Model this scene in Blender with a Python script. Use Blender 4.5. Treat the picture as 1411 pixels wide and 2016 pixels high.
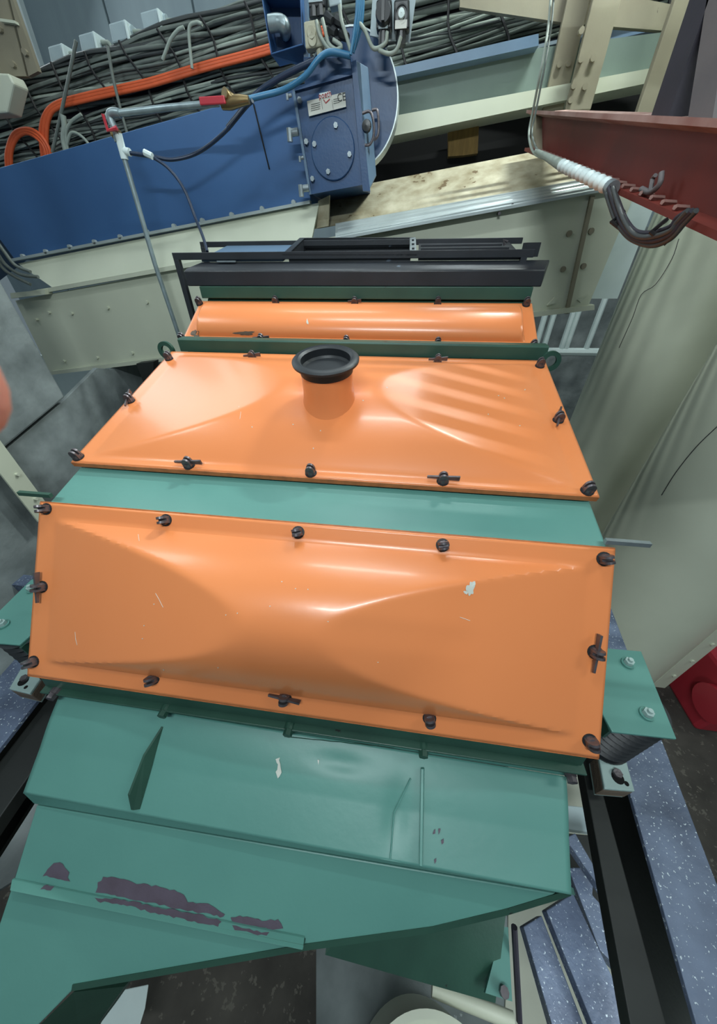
import bpy, bmesh, math, random
from mathutils import Vector, Matrix
random.seed(7)
for o in list(bpy.data.objects): bpy.data.objects.remove(o)
S = bpy.context.scene
COL = S.collection

# ---------------------------------------------------------------- camera
FPX = 650.0; CX, CY = 705.5, 1008.0
yaw, pitch, roll = math.radians(7.87), math.radians(38.16), math.radians(-0.53)
Rz = Matrix.Rotation(yaw, 3, 'Z')
Rp = Matrix(((1, 0, 0), (0, -math.sin(pitch), -math.cos(pitch)), (0, math.cos(pitch), -math.sin(pitch))))
Rr = Matrix.Rotation(roll, 3, 'Z')
RC = Rr @ Rp @ Rz.transposed()          # world -> (right, down, forward); the lens is at the origin
cam_d = bpy.data.cameras.new('camera'); cam = bpy.data.objects.new('camera', cam_d); COL.objects.link(cam)
right, down, fwd = RC[0], RC[1], RC[2]
cam.matrix_world = Matrix((( right.x, -down.x, -fwd.x, 0), (right.y, -down.y, -fwd.y, 0), (right.z, -down.z, -fwd.z, 0), (0, 0, 0, 1)))
cam_d.sensor_fit = 'VERTICAL'; cam_d.sensor_height = 36; cam_d.lens = FPX / 2016 * 36
cam_d.clip_start = 0.005; cam_d.clip_end = 100
cam_d.dof.use_dof = True; cam_d.dof.focus_distance = 1.1; cam_d.dof.aperture_fstop = 14
S.camera = cam

# ---------------------------------------------------------------- world, lights, exposure
w = bpy.data.worlds.new('world'); S.world = w; w.use_nodes = True
w.node_tree.nodes['Background'].inputs[0].default_value = (0.50, 0.66, 0.74, 1)
w.node_tree.nodes['Background'].inputs[1].default_value = 0.19
S.view_settings.view_transform = 'Standard'; S.view_settings.look = 'None'
S.view_settings.exposure = 0.3; S.view_settings.gamma = 1; S.view_settings.use_curve_mapping = False
def area(name, loc, target, size, energy, color):
    l = bpy.data.lights.new(name, 'AREA'); l.shape = 'RECTANGLE'; l.size, l.size_y = size; l.energy = energy; l.color = color
    o = bpy.data.objects.new(name, l); COL.objects.link(o); o.location = loc
    z = Vector(loc) - Vector(target); z.x = 0 if size[0] > 5 * size[1] else z.x; z.normalize()     # tubes stay parallel to the machine
    x = Vector((1, 0, 0)); x = (x - z * x.dot(z)).normalized(); y = z.cross(x)
    o.rotation_euler = Matrix((x, y, z)).transposed().to_euler()
    return o
COOL = (0.86, 0.97, 1.0)
area('tube_light', (-0.15, -0.95, 1.55), (-0.1, 1.2, -0.3), (1.1, 0.05), 40, COOL)      # behind the photographer
area('tube_light', (-0.3, 1.25, 2.0), (-0.1, 1.0, -0.5), (1.1, 0.05), 16, COOL)          # over the machine
area('tube_light', (1.3, 2.6, 2.3), (0.5, 1.2, -0.4), (1.0, 0.028), 120, (0.9, 1.0, 0.97))  # above the walkway grating
area('hall_fill', (3.4, 0.4, 2.8), (1.5, 2.6, -0.6), (1.4, 0.6), 40, (0.9, 1.0, 0.95))
area('lower_floor_fill', (0.85, -0.25, -1.4), (0.8, 0.3, -2.5), (0.4, 0.4), 8, COOL)  # added fill under the machine for the lower right floor
area('lower_floor_fill', (-1.75, 0.2, -1.5), (-1.3, 0.2, -2.5), (0.3, 0.3), 2, COOL)  # second added fill, low on the left
area('hall_fill', (-4.6, 4.2, 2.4), (-1.2, 1.6, -0.5), (2.8, 1.6), 46, COOL)  # unseen area light placed for the pale glare on the middle cover
area('hall_fill', (-1.0, 2.9, 2.9), (-1.4, 4.4, 0.8), (1.2, 0.3), 22, COOL)  # added fill to brighten the back wall and cable run
area('hall_fill', (0.7, 4.3, 2.9), (0.8, 4.3, -1.3), (0.8, 0.5), 16, COOL)  # added fill over the landing
area('hall_fill', (-2.4, 0.9, 1.9), (-1.8, 2.5, -0.5), (0.6, 0.6), 14, COOL)  # added fill to brighten the left gallery
area('hall_fill', (1.4, 3.5, 3.3), (1.2, 5.0, 0.6), (1.2, 0.6), 13, (1, 1, .93))

# ---------------------------------------------------------------- pixel -> point helpers
def ray(px, py): return RC.transposed() @ Vector(((px - CX) / FPX, (py - CY) / FPX, 1))
def onX(px, py, v): d = ray(px, py); return d * (v / d.x)
def onY(px, py, v): d = ray(px, py); return d * (v / d.y)
def onZ(px, py, v): d = ray(px, py); return d * (v / d.z)
def onP(px, py, p0, n): d = ray(px, py); return d * (Vector(p0).dot(n) / d.dot(n))

# ---------------------------------------------------------------- materials
def srgb(r, g, b):
    f = lambda c: (c / 255 / 12.92) if c / 255 <= 0.04045 else ((c / 255 + 0.055) / 1.055) ** 2.4
    return (f(r), f(g), f(b), 1)
def paint(name, col, col2=None, rough=0.5, metal=0.0, scale=6, amount=0.5, bump=0.05, bscale=90, chips=None, chip_t=0.72, chip_s=14, spec=0.5, streak=None, coat=0.0, detail=6):
    m = bpy.data.materials.new(name); m.use_nodes = True; nt = m.node_tree; N = nt.nodes; Lk = nt.links
    b = N['Principled BSDF']; b.inputs['Roughness'].default_value = rough; b.inputs['Metallic'].default_value = metal
    b.inputs['Specular IOR Level'].default_value = spec; b.inputs['Coat Weight'].default_value = coat; b.inputs['Coat Roughness'].default_value = 0.12
    tc = N.new('ShaderNodeTexCoord'); mp = N.new('ShaderNodeMapping'); Lk.new(tc.outputs['Object'], mp.inputs[0])
    if streak: mp.inputs['Scale'].default_value = streak
    no = N.new('ShaderNodeTexNoise'); no.inputs['Scale'].default_value = scale; no.inputs['Detail'].default_value = detail; Lk.new(mp.outputs[0], no.inputs[0])
    rp = N.new('ShaderNodeValToRGB'); rp.color_ramp.elements[0].position = 0.5 - 0.25; rp.color_ramp.elements[1].position = 0.5 + 0.25
    c2 = col2 or tuple(c * 0.8 for c in col[:3]) + (1,)
    rp.color_ramp.elements[0].color = col; rp.color_ramp.elements[1].color = tuple(col[i] * (1 - amount) + c2[i] * amount for i in range(3)) + (1,)
    Lk.new(no.outputs[0], rp.inputs[0]); out = rp.outputs[0]
    if chips:
        n2 = N.new('ShaderNodeTexNoise'); n2.inputs['Scale'].default_value = chip_s; n2.inputs['Detail'].default_value = 8; n2.inputs['Roughness'].default_value = .6
        Lk.new(mp.outputs[0], n2.inputs[0])
        r2 = N.new('ShaderNodeValToRGB'); r2.color_ramp.elements[0].position = chip_t; r2.color_ramp.elements[1].position = chip_t + 0.015
        Lk.new(n2.outputs[0], r2.inputs[0])
        mx = N.new('ShaderNodeMix'); mx.data_type = 'RGBA'; Lk.new(r2.outputs[0], mx.inputs[0]); Lk.new(out, mx.inputs[6]); mx.inputs[7].default_value = chips
        out = mx.outputs[2]
    Lk.new(out, b.inputs['Base Color'])
    if bump:
        n3 = N.new('ShaderNodeTexNoise'); n3.inputs['Scale'].default_value = bscale; n3.inputs['Detail'].default_value = 4; Lk.new(tc.outputs['Object'], n3.inputs[0])
        bp = N.new('ShaderNodeBump'); bp.inputs['Strength'].default_value = bump; bp.inputs['Distance'].default_value = 0.01
        Lk.new(n3.outputs[0], bp.inputs['Height']); Lk.new(bp.outputs[0], b.inputs['Normal'])
    return m
M = {}
M['orange'] = paint('orange_paint', srgb(231, 140, 85), srgb(223, 128, 73), .3, scale=2.2, amount=.6, bump=.02, bscale=60, chips=srgb(250, 200, 160), chip_t=.775, chip_s=22, coat=.15)
M['orange_edge'] = paint('orange_edge_paint', srgb(205, 120, 66), srgb(120, 70, 40), .5, scale=30, amount=.6)
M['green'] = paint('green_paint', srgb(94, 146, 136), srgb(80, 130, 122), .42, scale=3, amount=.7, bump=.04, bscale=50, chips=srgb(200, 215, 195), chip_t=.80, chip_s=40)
M['green_dark'] = paint('dark_green_paint', srgb(46, 82, 68), srgb(34, 64, 54), .45, scale=8, amount=.7, bump=.04, chips=srgb(28, 30, 28), chip_t=.7, chip_s=12)  # own colour of the bars, deepened for the funnel's shade
M['rust'] = paint('worn_primer', srgb(92, 82, 96), srgb(74, 62, 72), .6, scale=18, amount=.8, bump=.1)
M['black'] = paint('black_paint', srgb(44, 48, 54), srgb(30, 31, 34), .38, scale=5, amount=.8, bump=.05, chips=srgb(92, 104, 118), chip_t=.7, chip_s=9)
M['void'] = paint('dark_interior', srgb(4, 4, 4), srgb(2, 2, 2), .9, bump=0)  # near-black colour standing for the shade inside openings
M['rubber'] = paint('black_rubber', srgb(34, 38, 42), srgb(26, 28, 30), .48, scale=12, amount=.6, bump=.06)
M['steel'] = paint('dark_steel', srgb(118, 112, 116), srgb(72, 66, 68), .38, metal=.6, scale=40, amount=.8, bump=.1)
M['zinc'] = paint('zinc_steel', srgb(170, 180, 184), srgb(120, 130, 134), .4, metal=.7, scale=30, amount=.6, bump=.05)
M['blue'] = paint('blue_paint', srgb(58, 98, 146), srgb(48, 84, 130), .45, scale=3, amount=.8, bump=.03, chips=srgb(88, 116, 146), chip_t=.73, chip_s=9)
M['blue_dark'] = paint('dark_blue_paint', srgb(46, 80, 122), srgb(38, 66, 102), .4, scale=5, amount=.8)
M['grey_blue'] = paint('grey_blue_paint', srgb(96, 120, 144), srgb(82, 104, 126), .4, scale=5, amount=.8)
M['cream'] = paint('cream_paint', srgb(206, 210, 190), srgb(188, 192, 172), .45, scale=2.5, amount=.7, bump=.04, bscale=30)
M['cream_dirty'] = paint('dirty_cream_paint', srgb(186, 180, 156), srgb(118, 106, 74), .7, scale=11, amount=.9, bump=.15, chips=srgb(96, 78, 50), chip_t=.64, chip_s=10, detail=12)
M['column'] = paint('cream_column_paint', srgb(142, 136, 116), srgb(124, 116, 98), .6, scale=5, amount=.7, bump=.05, chips=srgb(70, 62, 50), chip_t=.72, chip_s=12)
M['beam_grey'] = paint('grey_green_paint', srgb(108, 124, 116), srgb(94, 110, 104), .55, scale=4, amount=.7)
M['alum'] = paint('brushed_light_metal', srgb(186, 196, 196), srgb(150, 160, 160), .35, metal=.35, scale=6, amount=.6, bump=.03)
M['wall'] = paint('grey_sheet_wall', srgb(146, 162, 168), srgb(124, 140, 148), .6, scale=2, amount=.7, bump=.03, streak=(3, 3, .4))
M['concrete'] = paint('concrete', srgb(150, 158, 158), srgb(88, 96, 96), .85, scale=4.5, amount=1, bump=.5, bscale=16, chips=srgb(158, 166, 164), chip_t=.70, chip_s=9, detail=12)
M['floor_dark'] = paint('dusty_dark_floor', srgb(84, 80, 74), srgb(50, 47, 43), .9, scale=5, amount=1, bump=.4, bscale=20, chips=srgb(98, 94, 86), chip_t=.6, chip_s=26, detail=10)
M['floor_light'] = paint('lit_pale_slab', srgb(176, 178, 164), srgb(150, 152, 140), .9, scale=3, amount=.8, bump=.3, bscale=20)  # lit concrete: its brightness is put into the pale colour
M['speck'] = paint('dust_specked_blue_grey', srgb(108, 122, 146), srgb(64, 74, 96), .5, scale=7, amount=1, bump=.3, bscale=40, chips=srgb(196, 208, 214), chip_t=.62, chip_s=120, detail=10)
M['beam_black'] = paint('shadow_black_steel', srgb(34, 38, 36), srgb(22, 24, 23), .6, scale=4, amount=.8)  # black steel; on the support beams the colour carries their shade
M['wood'] = paint('timber_packer', srgb(120, 104, 88), srgb(84, 72, 62), .8, scale=8, amount=.9, streak=(1, 1, 9), bump=.3)
M['plank'] = paint('old_brown_timber', srgb(140, 112, 60), srgb(104, 82, 44), .8, scale=8, amount=.9, streak=(6, 6, 1), bump=.3)
M['pad'] = paint('pale_green_plate', srgb(170, 192, 188), srgb(140, 162, 158), .5, scale=8, amount=.7)
M['red'] = paint('red_oxide_paint', srgb(114, 40, 29), srgb(84, 34, 28), .6, scale=4, amount=.9, bump=.12, bscale=16, chips=srgb(60, 34, 28), chip_t=.66, chip_s=5)
M['red_top'] = paint('dusty_red_flange', srgb(168, 140, 132), srgb(120, 70, 60), .7, scale=7, amount=.9)
M['post'] = paint('dark_post_paint', srgb(44, 40, 52), srgb(30, 28, 36), .6, scale=6, amount=.7)
M['post_grey'] = paint('grey_post_paint', srgb(104, 98, 98), srgb(84, 80, 82), .6, scale=6, amount=.7)
M['cable_grey'] = paint('grey_cable', srgb(104, 112, 106), srgb(80, 86, 82), .55, scale=20)
M['cable_dark'] = paint('dark_cable', srgb(58, 62, 62), srgb(44, 48, 48), .5, scale=20)
M['cable_pale'] = paint('pale_cable', srgb(150, 160, 150), srgb(120, 128, 120), .55, scale=20)
M['cable_orange'] = paint('orange_cable', srgb(214, 92, 48), srgb(190, 78, 40), .5, scale=20)
M['tie'] = paint('black_tie', srgb(20, 20, 22), None, .5, bump=0)
M['hose'] = paint('dark_blue_hose', srgb(28, 44, 68), srgb(22, 34, 54), .35, bump=0)
M['hose_blue'] = paint('bright_blue_hose', srgb(50, 112, 150), srgb(40, 92, 126), .35, bump=0)
M['galv'] = paint('galvanised_pipe', srgb(150, 166, 170), srgb(112, 124, 128), .4, metal=.5, scale=20, amount=.7)
M['brass'] = paint('brass', srgb(150, 130, 92), srgb(110, 92, 60), .35, metal=.8, scale=20)
M['redplastic'] = paint('red_plastic', srgb(176, 48, 60), None, .4, bump=0)
M['box_grey'] = paint('pale_grey_plastic', srgb(164, 180, 184), srgb(140, 156, 162), .5, scale=8)
M['white'] = paint('white_paint', srgb(214, 228, 226), srgb(190, 206, 206), .5, scale=8)
M['switch'] = paint('black_plastic', srgb(26, 30, 32), None, .35, bump=0)
M['socket'] = paint('beige_plastic', srgb(170, 168, 146), None, .5, bump=0)
M['label'] = paint('label_plate', srgb(204, 206, 196), srgb(186, 188, 178), .45, scale=10)
M['label_red'] = paint('label_red', srgb(176, 56, 56), None, .5, bump=0)
M['ink'] = paint('ink', srgb(70, 72, 70), None, .6, bump=0)
M['skin'] = paint('skin', srgb(206, 142, 128), srgb(190, 124, 112), .55, scale=30, bump=.08, bscale=300)
M['skin'].node_tree.nodes['Principled BSDF'].inputs['Subsurface Weight'].default_value = .15
M['nail'] = paint('fingernail', srgb(232, 176, 162), None, .3, bump=0)

# ---------------------------------------------------------------- mesh builder
class MB:
    def __init__(s): s.v = []; s.f = []
    def add(s, vs, fs):
        k = len(s.v); s.v += [Vector(q) for q in vs]; s.f += [tuple(i + k for i in f) for f in fs]; return s
    def box(s, c, size, rot=None):
        c = Vector(c); hx, hy, hz = size[0] / 2, size[1] / 2, size[2] / 2
        vs = [Vector((x * hx, y * hy, z * hz)) for x in (-1, 1) for y in (-1, 1) for z in (-1, 1)]
        if rot: vs = [rot @ q for q in vs]
        return s.add([c + q for q in vs], [(0, 1, 3, 2), (4, 6, 7, 5), (0, 4, 5, 1), (2, 3, 7, 6), (0, 2, 6, 4), (1, 5, 7, 3)])
    def bb(s, x0, x1, y0, y1, z0, z1): return s.box(((x0 + x1) / 2, (y0 + y1) / 2, (z0 + z1) / 2), (abs(x1 - x0), abs(y1 - y0), abs(z1 - z0)))
    def prism(s, pts, vec):
        n = len(pts); pts = [Vector(p) for p in pts]; vec = Vector(vec)
        return s.add(pts + [p + vec for p in pts], [tuple(range(n))[::-1], tuple(range(n, 2 * n))] + [(i, (i + 1) % n, n + (i + 1) % n, n + i) for i in range(n)])
    def tube(s, path, r, n=8, caps=True):
        P = [Vector(p) for p in path]; rs = r if isinstance(r, (list, tuple)) else [r] * len(P); k = len(s.v)
        t = (P[1] - P[0]).normalized(); a = t.orthogonal().normalized(); vs = []; fs = []
        for i, p in enumerate(P):
            t2 = (P[min(i + 1, len(P) - 1)] - P[max(i - 1, 0)]).normalized()
            a = (a - t2 * a.dot(t2)).normalized(); b = t2.cross(a)
            vs += [p + (a * math.cos(2 * math.pi * j / n) + b * math.sin(2 * math.pi * j / n)) * rs[i] for j in range(n)]
        for i in range(len(P) - 1):
            for j in range(n): fs.append((i * n + j, i * n + (j + 1) % n, (i + 1) * n + (j + 1) % n, (i + 1) * n + j))
        if caps: fs += [tuple(range(n))[::-1], tuple(range((len(P) - 1) * n, len(P) * n))]
        return s.add(vs, fs)
    def cyl(s, a, b, r, n=16, r2=None): return s.tube([a, b], [r, r2 if r2 is not None else r], n)
    def lathe(s, c, axis, prof, n=32, closed=False):
        c = Vector(c); axis = Vector(axis).normalized(); a = axis.orthogonal().normalized(); b = axis.cross(a); vs = []; fs = []
        for (r, h) in prof:
            vs += [c + axis * h + (a * math.cos(2 * math.pi * j / n) + b * math.sin(2 * math.pi * j / n)) * r for j in range(n)]
        m = len(prof)
        for i in range(m if closed else m - 1):
            for j in range(n): fs.append((i * n + j, i * n + (j + 1) % n, ((i + 1) % m) * n + (j + 1) % n, ((i + 1) % m) * n + j))
        return s.add(vs, fs)
    def grid(s, fn, nu, nv):
        vs = [fn(i / nu, j / nv) for j in range(nv + 1) for i in range(nu + 1)]
        return s.add(vs, [(j * (nu + 1) + i, j * (nu + 1) + i + 1, (j + 1) * (nu + 1) + i + 1, (j + 1) * (nu + 1) + i) for j in range(nv) for i in range(nu)])
    def build(s, name, mat, parent=None, smooth=None, bevel=0, solid=0, **tags):
        c = sum(s.v, Vector()) / len(s.v)
        me = bpy.data.meshes.new(name); me.from_pydata([q - c for q in s.v], [], s.f)
        bm = bmesh.new(); bm.from_mesh(me); bmesh.ops.recalc_face_normals(bm, faces=bm.faces); bm.to_mesh(me); bm.free()
        me.materials.append(M[mat] if isinstance(mat, str) else mat)
        o = bpy.data.objects.new(name, me); COL.objects.link(o)
        WL[o] = c
        if parent: o.parent = parent; o.location = c - WL[parent]
        else: o.location = c
        if smooth is not None:
            me.shade_smooth(); me.set_sharp_from_angle(angle=math.radians(smooth))
        if solid:
            md = o.modifiers.new('s', 'SOLIDIFY'); md.thickness = solid; md.offset = -1
        if bevel:
            md = o.modifiers.new('b', 'BEVEL'); md.width = bevel; md.segments = 2; md.limit_method = 'ANGLE'; md.angle_limit = math.radians(40)
        for k, v in tags.items(): o[k] = v
        return o
WL = {}
def thing(name, loc, label, category, group=None):
    o = bpy.data.objects.new(name, None); COL.objects.link(o); o.location = loc; o.empty_display_size = .1; WL[o] = Vector(loc)
    o['label'] = label; o['category'] = category
    if group: o['group'] = group
    return o
def T(label, category, group=None):
    d = dict(label=label, category=category)
    if group: d['group'] = group
    return d
def curve(pts, n=8):
    """Catmull-Rom through the points"""
    P = [Vector(p) for p in pts]; P = [P[0] * 2 - P[1]] + P + [P[-1] * 2 - P[-2]]; out = []
    for i in range(1, len(P) - 2):
        a, b, c, d = P[i - 1:i + 3]
        for k in range(n):
            t = k / n
            out.append(.5 * ((2 * b) + (c - a) * t + (2 * a - 5 * b + 4 * c - d) * t * t + (3 * b - a - 3 * c + d) * t ** 3))
    out.append(P[-2]); return out
def copy_part(o, parent, loc=None, rot=None):
    c = o.copy(); COL.objects.link(c); c.parent = parent
    if loc is not None: c.location = Vector(loc) - (WL[parent] if parent else Vector())
    if rot is not None: c.rotation_euler = rot
    WL[c] = Vector(loc) if loc is not None else WL[o]
    return c

# ================================================================ SETTING
FZ = -2.6
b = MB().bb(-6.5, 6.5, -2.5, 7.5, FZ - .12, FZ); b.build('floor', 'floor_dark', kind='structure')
# back wall in tall sheet panels
wb = MB().bb(-6.5, 6.5, 5.78, 5.9, FZ, 5.0).build('wall_back', 'wall', kind='structure')
xs = [-6.5]
while xs[-1] < 6.4: xs.append(xs[-1] + 1.0)
for i in range(len(xs) - 1):
    MB().bb(xs[i] + .012, xs[i + 1] - .012, 5.74, 5.785, FZ, 5.0).build('panel', 'wall', wb, bevel=.006)
# left concrete walls (upper slab and lower stepped slab)
A = [onX(-40, 470, -2.2), onX(10, 550, -2.2), onX(28, 585, -2.2), onX(128, 776, -2.2), onX(122, 790, -2.2), onX(18, 874, -2.2)]
wl = MB().prism([(-2.2, 1.9, 1.4), (-2.2, 1.9, -.735), (-2.2, 1.43, -.845), (-2.2, -.6, -1.32), (-2.2, -.6, 1.4)], (-.3, 0, 0)).build('wall_left', 'concrete', kind='structure', bevel=.012)
lw = MB().prism([(-2.24, -.6, FZ), (-2.24, 3.4, FZ), (-2.24, 3.4, -.74), (-2.24, 2.40, -.69), (-2.24, 2.28, -.65), (-2.24, 1.9, -.765), (-2.24, 1.43, -.875), (-2.24, -.6, -1.35)], (-.03, 0, 0)).build('wall_left_lower', 'concrete', kind='structure', bevel=.003)
# raised concrete landing on the right
ld = MB().bb(.15, 1.33, 2.75, 5.7, -1.45, -1.3).build('landing', 'concrete', kind='structure')

# ================================================================ VIBRATING SCREEN
XL, XR = -.99, .515; XC = (XL + XR) / 2
MACH = thing('vibrating_screen', (XC, .9, -1.25), 'large green vibrating screen with three orange clamped covers in the middle of the photo', 'machine')
ax = Vector((1, 0, 0))
def frame_of(p_bot, p_top):
    """p = (y, z) of bottom and top edges; returns origin, v axis (up-slope), normal"""
    a = Vector((0, *p_bot)); c = Vector((0, *p_top)); v = (c - a); L = v.length; v.normalize(); n = ax.cross(v); 
    if n.z < 0: n = -n
    return a, v, n, L
def smin(a, c, k):
    h = max(k - abs(a - c), 0) / k; return min(a, c) - h * h * k / 4
def cover(name, p_bot, p_top, H, m_u, m_v, end, xl, xr, th=.006, kind='pillow', lab=None):
    a, v, n, L = frame_of(p_bot, p_top); W = xr - xl
    def h(u, q):
        if kind == 'pillow':
            uu = (u * W - m_u); u2 = W - 2 * m_u; qq = (q * L - m_v) / (L - 2 * m_v)
            if qq <= 0 or qq >= 1 or uu <= 0 or uu >= u2: return 0
            e = min(uu, u2 - uu)
            arc = H * (1 - abs(2 * qq - 1) ** 2)
            return max(0, smin(arc, e * H / end, .004))
        else:
            uu = (u * W - m_u); u2 = W - 2 * m_u; qq = (q * L - m_v) / (L - 2 * m_v)
            if qq <= 0 or qq >= 1 or uu <= 0 or uu >= u2: return 0
            e = min(uu, u2 - uu)
            arc = H * math.sqrt(max(0, 1 - (2 * qq - 1) ** 2))
            return arc * min(1, e / .02)
    b = MB()
    b.grid(lambda u, q: Vector((xl + W * u, 0, 0)) + a + v * (L * q) + n * h(u, q), 220, 72)
    o = b.build(name, 'orange', MACH, smooth=24, solid=th)
    if lab: o['label'] = lab
    if sum((f_.normal for f_ in o.data.polygons), Vector()).dot(n) < 0: o.data.flip_normals()
    # folded rim on the long edges
    for q, s in ((0, -1), (L, 1)):
        r = MB().box(Vector(((xl + xr) / 2, 0, 0)) + a + v * (q + s * .0015) - n * .009, (W, .004, .016), Matrix((ax, v, n)).transposed())
        r.build('edge_strip', 'orange_edge', o)
    return o, a, v, n, L
P3b, P3t = (.320, -.929), (.622, -.546)
P2b, P2t = (.761, -.493), (1.397, -.323)
P1b, P1t = (1.497, -.304), (1.739, -.177)
c3 = cover('cover_panel', P3b, P3t, 0.106, .055, .045, .60, XL, XR, lab='lowest and steepest orange cover panel')
c2 = cover('cover_panel', P2b, P2t, 0.085, .05, .03, .55, XL + .005, XR, lab='middle orange cover panel with a black port')
c1 = cover('cover_panel', P1b, P1t, .055, .05, .04, 0, XL, XR, kind='barrel', lab='top orange cover panel with a rounded barrel ridge')
# clamps: slotted eye bolt and wedge clip
def clamp(cv, px, py, wedge=None, wl=.085, tilt=0):
    o, a, v, n, L = cv; p = onP(px, py, a, n); p = p - n * .0 
    rot = Matrix((ax, v, n)).transposed()
    b = MB()
    b.cyl(p - n * .004, p + n * .014, .0135, 14, .012)
    d = rot @ Vector((math.cos(tilt), math.sin(tilt), 0)); e = n.cross(d)
    for s in (-1, 1):     # two cheeks with the slot between them
        q = p + e * s * .0062
        ring = [q + d * (.0125 * math.cos(t)) + n * (.015 + .016 * math.sin(t)) for t in [k * math.pi / 8 for k in range(9)]] + [q - d * .0125, q + d * .0125]
        b.prism([r - e * .003 for r in ring], e * .006)
    k = b.build('clamp_bolt', 'steel', o, smooth=35)
    g = MB().cyl(p - n * .003, p + n * .0025, .0165, 16); g.build('rubber_washer', 'rubber', o)
    if wedge is not None:
        wd = rot @ Vector((math.cos(wedge), math.sin(wedge), 0)); we = n.cross(wd); c = p + n * .013
        h1, h2 = .005, .010
        MB().prism([c - wd * wl * .5 - n * h1, c + wd * wl * .5 - n * h1, c + wd * wl * .5 + n * h2, c - wd * wl * .5 + n * h1 * .2], we * .005).build('wedge_clip', 'steel', o)
V90 = math.pi / 2
for px, py in ((92, 1002), (327, 1024), (587, 1048), (871, 1073), (1188, 1100), (67, 1302), (303, 1335), (845, 1413), (1160, 1458)): clamp(c3, px, py, tilt=.25)
clamp(c3, 84, 1155, V90 + .05); clamp(c3, 1170, 1283, V90 - .05, .09); clamp(c3, 562, 1372, -.06)
for px, py in ((155, 901), (612, 932), (1155, 967), (333, 707), (1062, 721)): clamp(c2, px, py)
clamp(c2, 373, 917, 0); clamp(c2, 871, 948, -.05); clamp(c2, 497, 706, .1, .07); clamp(c2, 861, 714, 0, .07); clamp(c2, 257, 790, V90 + .3); clamp(c2, 1098, 828, V90 - .3)
for px, py in ((360, 669), (682, 675), (861, 679), (1048, 684), (393, 598), (543, 597), (861, 599), (1035, 600)): clamp(c1, px, py)
clamp(c1, 515, 671, 0, .075); clamp(c1, 698, 599, 0, .06)
# worn patches and paint chips on the covers
def patch(cv, px, py, w, h, mat, seed, lift=0, par=None, name='worn_patch'):
    o, a, v, n, L = cv; p = onP(px, py, a + n * lift, n); rnd = random.Random(seed); b = MB(); N_ = 26; pts = []
    ph = [rnd.uniform(0, 6.28) for _ in range(5)]
    for k in range(N_):
        t = 2 * math.pi * k / N_; r = 1 + .18 * math.sin(2 * t + ph[0]) + .16 * math.sin(3 * t + ph[1]) + .12 * math.sin(5 * t + ph[2]) + .08 * math.sin(8 * t + ph[3])
        pts.append(p + ax * (w / 2 * r * math.cos(t)) + v * (h / 2 * r * math.sin(t)) + n * .0004)
    b.add(pts, [tuple(range(N_))]); return b.build(name, mat, par or o)
from mathutils.bvhtree import BVHTree
TREES = {}
def surf(cv, px, py, lift=.0006):
    o = cv[0]
    if o not in TREES: TREES[o] = BVHTree.FromPolygons([WL[o] + v_.co for v_ in o.data.vertices], [tuple(f_.vertices) for f_ in o.data.polygons])
    h, nn, _, _ = TREES[o].ray_cast(Vector((0, 0, 0)), ray(px, py).normalized())
    if h is None: return onP(px, py, cv[1], cv[3])
    if nn.dot(h) > 0: nn = -nn
    return h + nn * lift
def chip(cv, px, py, w, h, mat, seed):
    rnd = random.Random(seed); ph = [rnd.uniform(0, 6.28) for _ in range(4)]; c_ = surf(cv, px, py, .0010); vs = [c_]
    for k in range(24):
        t = 2 * math.pi * k / 24; r = 1 + .2 * math.sin(2 * t + ph[0]) + .18 * math.sin(3 * t + ph[1]) + .14 * math.sin(5 * t + ph[2]) + .1 * math.sin(7 * t + ph[3])
        vs.append(surf(cv, px + w / 2 * r * math.cos(t), py + h / 2 * r * math.sin(t), .0010))
    MB().add(vs, [(0, k + 1, (k + 1) % 24 + 1) for k in range(24)]).build('paint_chip', mat, cv[0])
for cv_, pts_ in ((c3, ((306, 1168), (313, 1180), (321, 1196))), (c3, ((148, 1244), (149, 1258), (152, 1270))), (c3, ((905, 1215), (925, 1222))), (c2, ((470, 800), (474, 812), (472, 825))), (c3, ((272, 1052), (274, 1065)))):
    MB().tube([surf(cv_, x, y, .0002) for x, y in pts_], .0006, 4).build('scratch', 'label', cv_[0])
# black port on middle cover
o2, a2, v2, n2, L2 = c2
pc = onY(641, 711, .975)
kx = ax; up = (n2 * .7 + Vector((0, 0, .3))).normalized()
MB().lathe(pc - up * .045, up, [(.100, -.115), (.086, -.085), (.078, -.06), (.075, -.03), (.074, .05)], 40).build('port_neck', 'orange', o2, smooth=40)
k_ = .88
MB().lathe(pc + up * .002, up, [(r * k_ + .0001, h) for r, h in [(.001, -.022), (.074, -.022), (.080, -.016), (.080, .004), (.088, .009), (.102, .008), (.108, .003), (.107, -.003), (.098, -.007), (.086, -.010), (.086, -.03), (.001, -.03)]], 48).build('rubber_collar', 'rubber', o2, smooth=40)
# machine body below the covers
prof = [(1.765, -.165), (1.765, -.30), (1.72, -.9), (.62, -1.22), (.345, -1.02), (.335, -.96), (.628, -.585), (.765, -.53), (1.39, -.362), (1.45, -.345), (1.50, -.335), (1.70, -.225)]
MB().prism([(XL + .03, y, z) for y, z in prof], (XR - XL - .06, 0, 0)).build('body', 'green_dark', MACH)
# green strip between covers (bent plate)
st = [(.800, -.523), (.79, -.512), (.700, -.536), (.640, -.552), (.628, -.558), (.620, -.572), (.612, -.60)]
b = MB()
b.prism([(XL + .012, y, z) for y, z in st] + [(XL + .012, .66, -.62), (XL + .012, .80, -.56)], (XR - XL - .02, 0, 0)); b.build('cross_plate', 'green', MACH, bevel=.006, smooth=30)
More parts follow.
